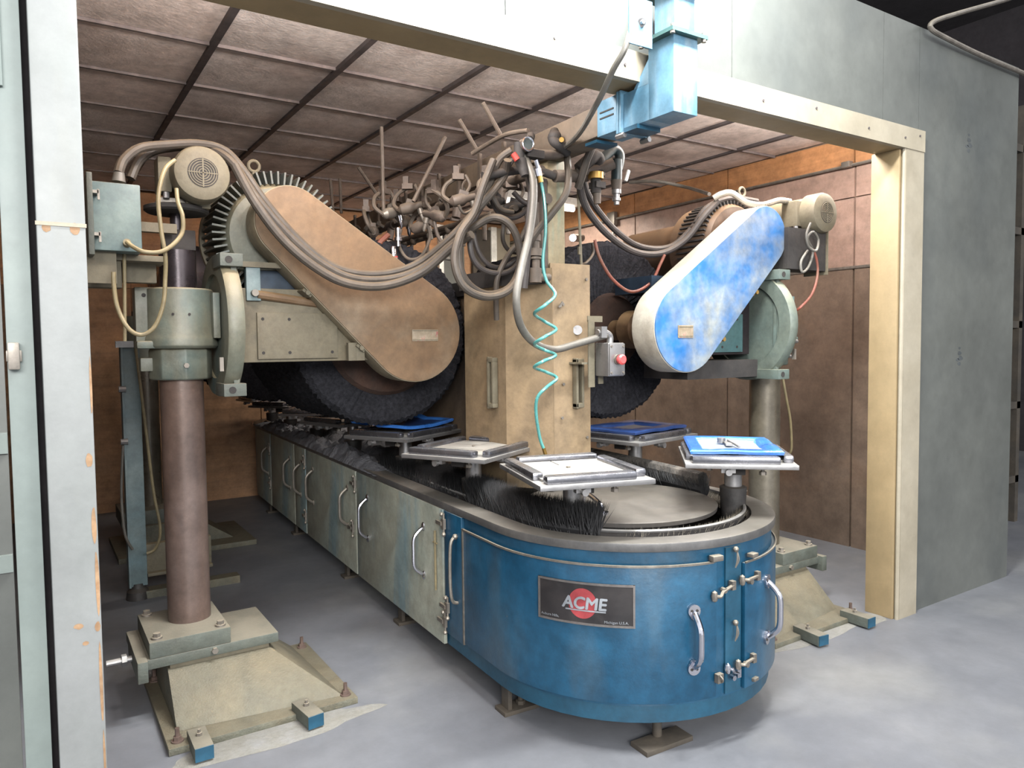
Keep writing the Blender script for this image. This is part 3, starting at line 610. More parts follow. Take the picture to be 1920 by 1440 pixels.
pan(-.50, 1.48, 30, .50, .40, 'blue film panel curling up on the fixture under the tan belt guard', film, filmdark, .035, .006, .05)
# ================================================ HOOD BETWEEN THE RUNS
hood = thing('dust_hood', (2.25, 3.3, .84), 'tall tan dusted sheet metal hood with pull handles standing in the middle of the track', 'hood')
def wall_strip(mb, pts, z0, z1, t=.012):
    for a, b in zip(pts, pts[1:]):
        d = (Vector(b)-Vector(a)).normalized(); n = Vector((-d.y, d.x))*t
        q = [a, b, (b[0]+n.x, b[1]+n.y), (a[0]+n.x, a[1]+n.y)]
        zz = (z0, z1); mb.add([(p[0], p[1], z) for z in zz for p in q], [(3, 2, 1, 0), (4, 5, 6, 7), (0, 1, 5, 4), (1, 2, 6, 5), (2, 3, 7, 6), (3, 0, 4, 7)])
    return mb
build('front_plate', wall_strip(B(), [(2.185, 3.0), (2.425, 2.985)], .95, 2.005), tanplate, hood, bev=.002)
build('folded_panel', wall_strip(B(), [(2.045, 3.20), (2.19, 2.99)], .87, 1.98), tanplate, hood)
build('side_panel', wall_strip(B(), [(2.02, 3.58), (2.045, 3.20)], .86, 1.975), tanplate, hood)
build('side_panel', wall_strip(B(), [(2.27, 5.1), (2.24, 3.84), (2.02, 3.58)], .86, 1.97), M('wheel_shade_hood_side', (112, 94, 74), .75, 0, (82, 68, 56), .9, 2.4, .08, 90, streak=((52, 44, 40), (1.6, 1.6, 1.6), .45, .7, .8)), hood)  # shade of the buffing wheel put into this panel's darker colour
build('side_panel', wall_strip(B(), [(2.42, 3.0), (2.335, 3.25), (2.335, 5.1)], .86, 1.97), tan, hood)
build('top_strap', wall_strip(B(), [(2.26, 5.05), (2.23, 3.85), (2.01, 3.59), (2.03, 3.20), (2.16, 3.0)], 1.90, 1.985, -.012), black, hood)
build('hood_roof', B().prism([(2.05, 3.2), (2.19, 3.01), (2.41, 3.01), (2.325, 3.26), (2.325, 5.08), (2.28, 5.08), (2.25, 3.83), (2.03, 3.57)], 1.93, 1.945), black, hood)
def grab(c, d, n, z0, z1):   # cast pull handle: flat frame with a slot
    d = Vector(d).normalized(); n = Vector(n).normalized(); c = Vector(c); mb = B()
    M_ = Matrix((d, n, Vector((0, 0, 1)))).transposed()
    h = z1-z0
    for (x, z, w_, hh) in ((-.018, 0, .014, h), (.018, 0, .014, h*.8), (0, h*.44, .05, .024), (0, -h*.44, .05, .024)):
        k = B().box((x, .02, z), (w_, .035, hh)); mb.add([M_ @ Vector(v)+c+Vector((0, 0, (z0+z1)/2)) for v in k.v], k.f)
    return mb
build('pull_handle', grab((2.335, 2.99, 0), (1, 0, 0), (0, -1, 0), 1.275, 1.53), olive, hood, bev=.004)
build('pull_handle', grab((2.035, 3.29, 0), (.15, -1, 0), (-1, -.15, 0), 1.27, 1.54), olive, hood, bev=.004)
for x, z in ((2.40, 1.93), (2.25, 1.80), (2.25, 1.40), (2.24, 1.23), (2.40, 1.12)): build('screw', B().hexn((x, 2.985, z), (0, -1, 0), .008, .006), bolt, hood)
build('round_plug', B().cyl((2.347, 2.990, 1.672), (2.337, 2.978, 1.672), .024, n=20), steel, hood)
build('lever', B().cyl((2.240, 2.990, 1.794), (2.217, 2.960, 1.792), .008, n=8).tube([(2.211, 2.965, 1.784), (2.227, 2.955, 1.811)], .006, 6, 0), bolt, hood)
# control box
cb = thing('push_button_box', (2.420, 2.800, 1.528), 'grey metal push button box with a red mushroom button beside the hood plate', 'control box')
c0 = Vector((2.413, 2.800, 1.523)); 
build('enclosure', B().box(c0+Vector((.01, .03, 0)), (.105, .10, .165)), steel, cb, bev=.006)
build('cover_plate', B().box(c0+Vector((.01, -.024, 0)), (.098, .008, .155)), steel, cb, bev=.003)
build('red_button', B().lathe(c0+Vector((.012, -.028, .0)), (0, -1, 0), [(0, .016), (.018, .016), (.018, .024), (.034, .026), (.042, .018)], 20), red, cb)
build('button_collar', B().cyl(c0+Vector((.012, -.026, 0)), c0+Vector((.012, -.036, 0)), .026, n=18), bolt, cb)
for x in (-.028, .048):
    for z in (-.065, .065): build('screw', B().cyl(c0+Vector((x, -.028, z)), c0+Vector((x, -.032, z)), .006, n=8), bolt, cb)
build('mounting_strap', B().bb((c0.x-.085, c0.y+.08, 1.385), (c0.x-.045, c0.y+.086, 1.72)).bb((c0.x-.085, c0.y+.085, 1.71), (c0.x+.01, c0.y+.09, 1.74)).bb((c0.x-.12, c0.y+.09, 1.50), (c0.x-.06, c0.y+.2, 1.51)), olive, cb)
build('mounting_strap', B().bb((c0.x-.02, c0.y+.08, 1.40), (c0.x+.01, c0.y+.086, 1.6)), olive, cb)
build('conduit_elbow', B().tube([(c0.x+.01, c0.y+.03, c0.z+.08), (c0.x+.01, c0.y+.03, c0.z+.115), (c0.x-.025, c0.y+.03, c0.z+.135), (c0.x-.07, c0.y+.03, c0.z+.132)], .017, 10, 6).box((c0.x-.045, c0.y+.03, c0.z+.135), (.035, .05, .055)), steel, cb)
def hose(name, pts, r, mat, lab, cat='hose', grp=None, n=10, sm_=8, kind=None):
    o = build(name, B().tube(pts, r, n, sm_), mat); return tag(o, lab, cat, grp)
hose('electrical_cable', [(1.935, 2.860, 2.471), (1.948, 2.800, 2.341), (1.907, 2.760, 2.140), (1.826, 2.720, 1.943), (1.783, 2.700, 1.801), (1.831, 2.740, 1.686), (1.949, 2.800, 1.606), (2.113, 2.870, 1.577), (2.234, 2.860, 1.601), (2.405, 2.830, 1.645)], .0175, hosel, 'thick light grey cable drooping from the boom to the red button box', 'cable', n=12)
chose = hose('coil_hose', [(1.984, 2.800, 2.369), (2.007, 2.800, 2.270), (2.008, 2.790, 2.128), (1.984, 2.780, 1.980), (1.987, 2.760, 1.894), (2.008, 2.720, 1.827), (1.908, 2.660, 1.773), (1.892, 2.720, 1.738), (1.994, 2.790, 1.708), (2.027, 2.740, 1.670), (1.906, 2.660, 1.635), (1.891, 2.720, 1.603), (1.993, 2.790, 1.576), (2.008, 2.720, 1.551), (1.899, 2.660, 1.528), (1.889, 2.720, 1.499), (1.998, 2.790, 1.475), (2.028, 2.740, 1.446), (1.944, 2.700, 1.411), (1.905, 2.720, 1.364), (1.910, 2.740, 1.290), (1.943, 2.760, 1.177), (1.967, 2.760, 1.118)], .0075, tealhose, 'translucent teal coiled air hose hanging in front of the tan hood', n=10, sm_=10)
hf = build('hose_fitting', B().cyl((1.964, 2.800, 2.438), (1.979, 2.800, 2.397), .012, n=10).cyl((1.973, 2.800, 2.401), (1.981, 2.800, 2.368), .016, n=10), chrome); tag(hf, 'small chrome air coupling above the teal coil hose', 'fitting')
build('brass_ferrule', B().cyl((1.981, 2.800, 2.373), (1.990, 2.800, 2.341), .013, n=10), brass, chose); build('brass_ferrule', B().cyl((1.964, 2.760, 1.126), (1.975, 2.760, 1.095), .009, n=8), brass, chose)
# ================================================ OVERHEAD BOOM
bm_ = thing('overhead_boom', (2.2, 2.3, 2.6), 'tan dusted square boom tube running back over the track from the blue bracket', 'boom')
def beam(mb, a, b, w_, h):
    a = Vector(a); b = Vector(b); d = (b-a).normalized(); n = Vector((-d.y, d.x, 0)).normalized()*w_/2; z = Vector((0, 0, h/2))
    vs = [p+sx*n+sz*z for p in (a, b) for sx, sz in ((-1, -1), (1, -1), (1, 1), (-1, 1))]
    return mb.add(vs, [(0, 3, 2, 1), (4, 5, 6, 7), (0, 1, 5, 4), (1, 2, 6, 5), (2, 3, 7, 6), (3, 0, 4, 7)])
A0 = Vector((2.195, 2.50, 2.582)); A1 = Vector((2.37, 6.35, 2.582))
build('boom_tube', beam(B(), A0, A1, .125, .135), boompaint, bm_, bev=.006)
bx = thing('boom_bracket', (2.19, 2.2, 2.6), 'light blue square box column with bolted elbow holding the boom in front of the header', 'bracket')
build('column_upper', B().bb((2.145, 2.115, 2.81), (2.255, 2.225, 3.6)), boothblue, bx, bev=.003)
build('column_lower', B().bb((2.13, 2.105, 2.50), (2.262, 2.245, 2.795)), boothblue, bx, bev=.003)
build('flange', B().bb((2.10, 2.08, 2.795), (2.295, 2.275, 2.81)), flangem, bx)
build('flange', B().bb((2.10, 2.08, 2.975), (2.295, 2.275, 2.99)), flangem, bx)
build('elbow_arm', B().bb((2.13, 2.24, 2.50), (2.262, 2.395, 2.645)), boothblue, bx, bev=.002)
build('elbow_gusset', B().prism([(2.245, 2.645), (2.245, 2.74), (2.33, 2.645)], 2.13, 2.142, 'x'), boothblue, bx)
build('flange_plate', B().bb((2.115, 2.395, 2.485), (2.28, 2.408, 2.66)), boothblue, bx, bev=.002)
build('flange_plate', B().bb((2.115, 2.412, 2.485), (2.28, 2.425, 2.66)), boothblue, bx, bev=.002)
build('socket', B().bb((2.125, 2.425, 2.505), (2.27, 2.56, 2.655)), boothblue, bx, bev=.003)
build('socket_slot', B().bb((2.122, 2.45, 2.60), (2.126, 2.54, 2.606)), black, bx); build('socket_slot', B().bb((2.122, 2.45, 2.575), (2.126, 2.54, 2.581)), black, bx)
for x, y, z in ((2.125, 2.40, 2.475), (2.265, 2.40, 2.475)): build('flange_bolt', B().hexn((x, y-.02, z), (0, 1, 0), .012, .05), steel, bx)
for x, y in ((2.11, 2.09), (2.28, 2.09), (2.11, 2.265)): build('flange_bolt', B().hexn((x, y, 2.785), (0, 0, 1), .010, .035), bolt, bx)
build('side_plate', B().bb((1.925, 2.130, 2.724), (2.043, 2.137, 2.900)), boothblue, bx, bev=.002)
build('washer_bolt', B().cyl((1.987, 2.130, 2.812), (1.980, 2.122, 2.807), .016, n=16).hexn((1.980, 2.122, 2.807), (0, -1, 0), .009, .01), steel, bx)
build('under_lug', B().bb((2.12, 2.30, 2.482), (2.25, 2.38, 2.50)), blue_edge, bx); build('under_lug', B().bb((2.13, 2.57, 2.487), (2.25, 2.65, 2.50)), blue_edge, bx)
hose('flexible_conduit', [(1.937, 2.140, 2.769), (1.916, 2.150, 2.700), (1.907, 2.200, 2.645), (1.932, 2.300, 2.582), (1.970, 2.420, 2.536), (2.052, 2.580, 2.529), (2.117, 2.720, 2.531), (2.138, 2.850, 2.520)], .012, hosel, 'thin grey flexible conduit curving from the blue bracket down to the boom', 'conduit')
post = thing('boom_post', (2.25, 2.98, 1.0), 'tan and green streaked square post holding the boom above the hood plate', 'post')
build('post_tube', B().bb((2.195, 3.03, 1.95), (2.30, 3.12, 2.52)), M('streaked_post', (146, 130, 100), .6, 0, (124, 118, 98), .9, 3, .06, 60, streak=((84, 130, 120), (14, 14, 1.2), .55, .72, .6)), post, bev=.004)
build('post_edge_channel', B().bb((2.15, 3.02, 1.93), (2.185, 3.06, 2.42)).bb((2.185, 3.03, 1.93), (2.192, 3.10, 2.42)), pipem, post)
build('guide_rod', B().cyl((2.361, 3.000, 2.437), (2.381, 3.000, 1.996), .007, n=8).box((2.372, 3.000, 2.076), (.02, .012, .04)), olive, post)
# manifolds along the boom
def bpt(y, du, z): t = (y-2.5)/3.85; return Vector((2.17+.20*t+du, y, z))
mani = thing('spray_manifold', (2.1, 3.5, 2.4), 'grimy pipe manifold with valves and nipples clamped under the boom', 'manifold')
build('supply_pipe', B().tube([bpt(2.95, -.09, 2.44), bpt(6.2, -.10, 2.47)], .024, 12, 0), pipel, mani)
build('supply_pipe', B().tube([bpt(3.0, -.02, 2.32), bpt(6.1, -.06, 2.33)], .026, 12, 0), pipem, mani)
build('supply_pipe', B().tube([bpt(3.15, -.12, 2.29), bpt(5.2, -.13, 2.33)], .017, 10, 0), pipel, mani)
build('cross_pipe', B().tube([(1.947, 2.860, 2.485), (2.114, 2.860, 2.494), (2.257, 2.900, 2.560)], .022, 12, 4).tube([(2.311, 2.950, 2.456), (2.407, 2.900, 2.468), (2.477, 2.860, 2.499)], .028, 12, 4).tube([(2.180, 2.950, 2.420), (2.379, 2.950, 2.443)], .03, 12, 0), pipem, mani)
build('cross_pipe', B().tube([(1.801, 3.000, 2.387), (2.043, 2.980, 2.441), (2.180, 2.950, 2.420)], .02, 12, 4), black, mani)
rg = random.Random(11)
for k in range(11):
    y = 3.3+k*.27; z = 2.44+.003*k
    p = bpt(y, -.10, z)
    build('pipe_hanger', B().bb((p.x-.008, y-.012, z), (p.x+.008, y+.012, 2.655)).torus((p.x, y, z), (0, 1, 0), .028, .007, 14, 6), pipel, mani)
    if k % 2 == 0: build('pipe_tee', B().cyl(p-Vector((0, .045, 0)), p+Vector((0, .045, 0)), .034, n=12).cyl(p, p-Vector((.02, 0, .10)), .026, n=12), pipem, mani)
    q = bpt(y+.1, -.02, 2.32)
    build('valve_body', B().cyl(q+Vector((-.03, 0, .0)), q+Vector((-.10, 0, -.03)), .018, n=10).cyl(q, q+Vector((0, 0, -.12)), .013, n=8).sphere(q+Vector((-.1, 0, -.03)), .026, 10).box(q+Vector((-.06, 0, .035)), (.05, .018, .02)), pipel if k % 3 else bolt, mani)
    build('nipple', B().cyl(p+Vector((-.02, .1, 0)), p+Vector((-.07, .1, .03)), .012, n=8).hexn(p+Vector((-.05, .1, .02)), (-1, 0, .6), .02, .02), bolt, mani)
    if k in (1, 3, 5, 8): build('hook', B().tube([p+Vector((-.03, .05, .05)), p+Vector((-.06, .05, .07)), p+Vector((-.085, .05, .03)), p+Vector((-.06, .05, -.02))], .007, 6, 5), pipel, mani)
# regulator and gauge
rgl = thing('pressure_regulator', (1.935, 2.820, 2.510), 'round pressure gauge with chrome bezel on the near end of the manifold', 'gauge')
gc = Vector((1.921, 2.800, 2.504))
build('gauge_case', B().cyl(gc+Vector((0, .035, 0)), gc, .030, n=24), pipem, rgl)
build('gauge_bezel', B().torus(gc, (0, 1, 0), .029, .005, 28, 8), chrome, rgl)
build('gauge_dial', B().cyl(gc, gc+Vector((0, -.002, 0)), .026, n=24), gauge, rgl)
build('regulator_body', B().cyl((1.899, 2.840, 2.515), (1.898, 2.840, 2.438), .024, n=14).cyl((1.904, 2.840, 2.439), (1.916, 2.820, 2.365), .028, .018, n=14).box((1.978, 2.840, 2.473), (.09, .05, .035)).cyl((1.978, 2.860, 2.562), (1.958, 2.840, 2.537), .02), black, rgl)
build('red_port', B().cyl((1.860, 2.830, 2.460), (1.876, 2.820, 2.431), .014, n=10), redvalve, rgl)
elb = thing('elbow_valve', (2.115, 2.860, 2.581), 'black cast elbow bolted to the near boom face beside the gauge', 'valve')
build('elbow_body', B().tube([(2.145, 2.900, 2.613), (2.091, 2.840, 2.556), (2.110, 2.820, 2.529), (2.184, 2.860, 2.516)], .024, 12, 5).sphere((2.100, 2.840, 2.567), .034, 12), black, elb)
build('brass_plug', B().cyl((2.110, 2.800, 2.549), (2.095, 2.780, 2.543), .012, n=8), brass, elb)
# drops on the right of the boom
for nm, x0, lab in (('coupling_drop', 1120, 'left of two pipe drops with a brass collar right of the boom post'), ('coupling_drop', 1152, 'right of two pipe drops with a white lever and steel quick coupling')):
    dr = thing(nm, (2.407, 2.900, 2.515) if x0 == 1120 else (2.519, 2.900, 2.529), lab, 'pipe fitting')
    yy = 2.9
    if x0 == 1120:
        build('elbow', B().tube([(2.305, 2.920, 2.460), (2.356, 2.900, 2.508), (2.400, 2.900, 2.530), (2.421, 2.900, 2.501), (2.414, 2.900, 2.437)], .032, 12, 6), black, dr)
        build('brass_collar', B().cyl((2.396, 2.900, 2.451), (2.396, 2.900, 2.419), .040, n=18), brass, dr)
        build('valve', B().cyl((2.396, 2.900, 2.419), (2.399, 2.900, 2.351), .026, n=12).box((2.406, 2.900, 2.389), (.06, .06, .03)), black, dr)
        build('quick_coupling', B().cyl((2.403, 2.900, 2.352), (2.406, 2.900, 2.299), .022, .017, n=12), pipel, dr)
    else:
        build('elbow', B().tube([(2.424, 2.900, 2.509), (2.477, 2.900, 2.555), (2.519, 2.900, 2.582), (2.554, 2.900, 2.555), (2.540, 2.900, 2.483)], .026, 12, 6).cyl((2.536, 2.900, 2.531), (2.532, 2.900, 2.424), .028, n=12), M('teal_black_valve', (44, 62, 66), .4, .2, (30, 34, 36), .9, 8), dr)
        build('lever', B().box((2.586, 2.880, 2.455), (.018, .012, .06), (0, R(20), 0)), white, dr, bev=.004)
        build('quick_coupling', B().cyl((2.532, 2.900, 2.429), (2.532, 2.900, 2.381), .030, .024, n=12), pipel, dr)
        build('coupling_nipple', B().lathe((2.532, 2.900, 2.381), (0, 0, -1), [(0, .024), (.02, .024), (.022, .016), (.04, .016), (.042, .021), (.055, .021), (.06, .014), (.075, .014)], 16), steel, dr)
caph = hose('capped_hose', [(2.295, 2.800, 2.605), (2.292, 2.800, 2.542), (2.275, 2.820, 2.481), (2.277, 2.860, 2.414), (2.285, 2.900, 2.366)], .019, hosem, 'short capped hose stub hanging right of the post', 'hose')
build('hose_cap', B().cyl((2.299, 2.800, 2.623), (2.295, 2.800, 2.588), .026, n=14), hosel, caph)
# rods
hose('adjusting_rod', [(1.689, 3.900, 2.818), (1.692, 3.900, 2.358)], .011, pipel, 'tall upright dusty rod standing on the far manifold', 'rod', 'rods on the boom', 8, 0)
hose('adjusting_rod', [(1.983, 3.700, 2.757), (1.780, 3.700, 2.383)], .011, pipel, 'dusty rod leaning right, next to the upright rod', 'rod', 'rods on the boom', 8, 0)
hose('adjusting_rod', [(1.848, 3.300, 2.729), (1.954, 3.300, 2.586)], .011, pipel, 'rod leaning left behind the near part of the boom', 'rod', 'rods on the boom', 8, 0)
hose('adjusting_rod', [(1.866, 3.100, 2.761), (1.964, 3.100, 2.625)], .011, pipel, 'nearest leaning rod above the boom', 'rod', 'rods on the boom', 8, 0)
hose('adjusting_rod', [(1.827, 4.600, 2.755), (1.970, 4.600, 2.571)], .011, pipel, 'short rod leaning left at the far end of the boom', 'rod', 'rods on the boom', 8, 0)
hose('adjusting_rod', [(1.922, 5.200, 2.808), (1.928, 5.200, 2.562)], .011, pipel, 'short upright rod right of the ribbed motor', 'rod', 'rods on the boom', 8, 0)
hose('adjusting_rod', [(1.851, 5.200, 2.797), (1.868, 5.200, 2.557)], .011, pipel, 'short dark flat bar above the tan belt guard', 'rod', 'rods on the boom', 8, 0)
# spray guns in a cluster at the far end of the manifold
for k, (p, a, mt, lab) in enumerate((
    ((1.743, 3.900, 2.332), .3, bolt, 'pale spray gun body at the foot of the upright rod'),
    ((1.712, 4.100, 2.252), 1.2, pipem, 'dark spray gun tucked behind the top edge of the tan guard'),
    ((1.811, 3.800, 2.353), -.6, pipel, 'dusty spray gun at the foot of the leaning rod'),
    ((1.875, 3.800, 2.254), -1.1, pipem, 'dark spray gun hanging right of the chrome tips'),
    ((1.871, 4.000, 2.312), .8, pipel, 'spray gun in the middle of the cluster above the tan guard'),
    ((1.857, 3.600, 2.283), 2.1, pipem, 'grimy spray gun nearest the grey door panel'),
    ((1.919, 3.400, 2.341), -.4, pipem, 'spray gun below the boom near the first hose bend'),
    ((1.997, 3.200, 2.302), .5, black, 'black spray gun silhouetted against the bright lamp'),
    ((2.109, 3.200, 2.286), -.8, black, 'second black spray gun right against the bright lamp'))):
    g = thing('spray_gun', p, lab, 'spray gun', 'spray guns under the boom', rz=a)
    build('gun_body', B().lathe((-.07, 0, 0), (1, 0, .25), [(0, .012), (.02, .03), (.07, .034), (.09, .022), (.14, .018)], 14).box((0, 0, .035), (.05, .03, .05), (0, .3, 0)), mt, g, local=True)
    build('gun_arm', B().tube([(-.06, 0, 0), (-.10, .03, .04), (-.08, .05, .10), (-.02, .05, .14)], .012, 8, 5).tube([(.0, 0, .03), (.04, .02, .09), (.02, .04, .15)], .009, 8, 5), pipel, g, local=True)
    build('gun_clamp', B().box((-.02, .04, .14), (.06, .04, .03)).box((-.03, .04, .17), (.03, .03, .05)), pipem, g, local=True)
    build('gun_tip', B().lathe((.05, 0, .01), (.3, 0, -1), [(0, .016), (.03, .016), (.032, .011), (.06, .011), (.075, .006)], 12), chrome if k in (0, 1, 4) else bolt, g, local=True)
for a, b, c in (((652+85,425), (655+85,440), 3.9), ((757,412), (758,436), 3.75), ((735,470), (738,488), 3.9)): pass
tag(build('gun_nozzle', B().lathe((1.731, 3.800, 2.250), (0, 0, -1), [(0, .016), (.05, .016), (.052, .022), (.07, .022), (.072, .012), (.1, .012)], 14), chrome), 'upright chrome nozzle in the middle of the spray gun cluster', 'nozzle')
lnz = tag(build('gun_nozzle', B().lathe((1.701, 3.800, 2.148), (0, 0, -1), [(0, .012), (.02, .020), (.06, .020), (.062, .028), (.075, .028)], 14), chrome), 'lower chrome nozzle just above the tan guard', 'nozzle')
build('red_cap', B().cyl((1.700, 3.800, 2.093), (1.705, 3.800, 2.061), .026, n=14), redvalve, lnz)
tag(build('red_tube', B().tube([(1.718, 3.900, 2.226), (1.675, 3.900, 2.188), (1.639, 3.900, 2.144)], .016, 10, 4), redhose), 'dull red tube slanting between the spray guns above the tan guard', 'hose')
rgh = random.Random(5)
SMALL = [
 ([(1.858, 3.700, 2.269), (1.877, 3.700, 2.197), (1.847, 3.750, 2.099), (1.789, 3.800, 2.086), (1.759, 3.850, 2.164), (1.774, 3.850, 2.254)], .009, pipel, 'small loop of tube hanging below the spray guns'),
 ([(1.847, 3.600, 2.311), (1.871, 3.600, 2.199), (1.919, 3.600, 2.139), (1.951, 3.600, 2.118)], .010, pipem, 'thin tube dropping from the manifold beside the grey door panel'),
 ([(1.921, 3.100, 2.381), (1.844, 3.100, 2.285), (1.761, 3.100, 2.227), (1.727, 3.100, 2.261)], .007, hosem, 'thin wire looping from the first hose bend to the manifold'),
 ([(2.157, 3.100, 2.367), (2.107, 3.100, 2.270), (2.027, 3.100, 2.229), (1.949, 3.100, 2.248), (1.910, 3.100, 2.311)], .014, hosed, 'black hose loop right under the boom in front of the lamp'),
 ([(2.270, 3.050, 2.370), (2.186, 3.050, 2.295), (2.094, 3.080, 2.305), (2.035, 3.100, 2.355)], .013, hosed, 'black hose arching left of the boom post'),
 ([(1.830, 3.050, 2.375), (1.889, 3.050, 2.301), (1.933, 3.050, 2.254), (2.001, 3.050, 2.245)], .012, hosem, 'brown hose diving below the gauge pipe'),
 ([(1.947, 3.750, 2.104), (1.998, 3.750, 2.095), (2.049, 3.750, 2.092)], .012, hosel, 'pale stub of hose beside the coiled loops'),
 ([(2.043, 3.200, 2.226), (2.036, 3.200, 2.132), (2.074, 3.200, 2.081), (2.129, 3.200, 2.073)], .011, hosem, 'brown hook shaped hose in front of the bright cream panel'),
 ([(2.122, 3.100, 2.205), (2.073, 3.100, 2.122), (1.999, 3.100, 2.039), (1.939, 3.100, 1.932), (1.941, 3.120, 1.829), (1.955, 3.140, 1.725)], .014, hosem, 'brown hose slanting across the cream panel down behind the coil'),
 ([(2.697, 3.300, 2.174), (2.705, 3.300, 2.114), (2.618, 3.250, 2.054), (2.533, 3.200, 2.030)], .008, hosem, 'thin hose hooking behind the top of the hood plate')]
for pts, r_, mt, lab in SMALL: hose('air_hose', pts, r_, mt, lab, 'hose', 'small hoses under the boom')
iron = thing('iron_drop_pipe', (2.030, 2.900, 2.095), 'rusty iron drop pipe with unions behind the teal hose', 'pipe')
build('pipe_run', B().cyl((2.061, 2.950, 2.280), (2.063, 2.950, 1.924), .019, n=12).cyl((2.063, 2.950, 1.924), (2.143, 2.950, 1.928), .019, n=12), pipel, iron)
for a, b, r_ in (((2.062, 2.950, 2.128), (2.062, 2.950, 2.098), .026), ((2.062, 2.950, 2.062), (2.061, 2.950, 2.026), .032), ((2.061, 2.950, 2.021), (2.061, 2.950, 2.011), .028), ((2.061, 2.950, 1.968), (2.060, 2.950, 1.899), .03)): build('pipe_union', B().cyl(a, b, r_, n=12), pipel, iron)
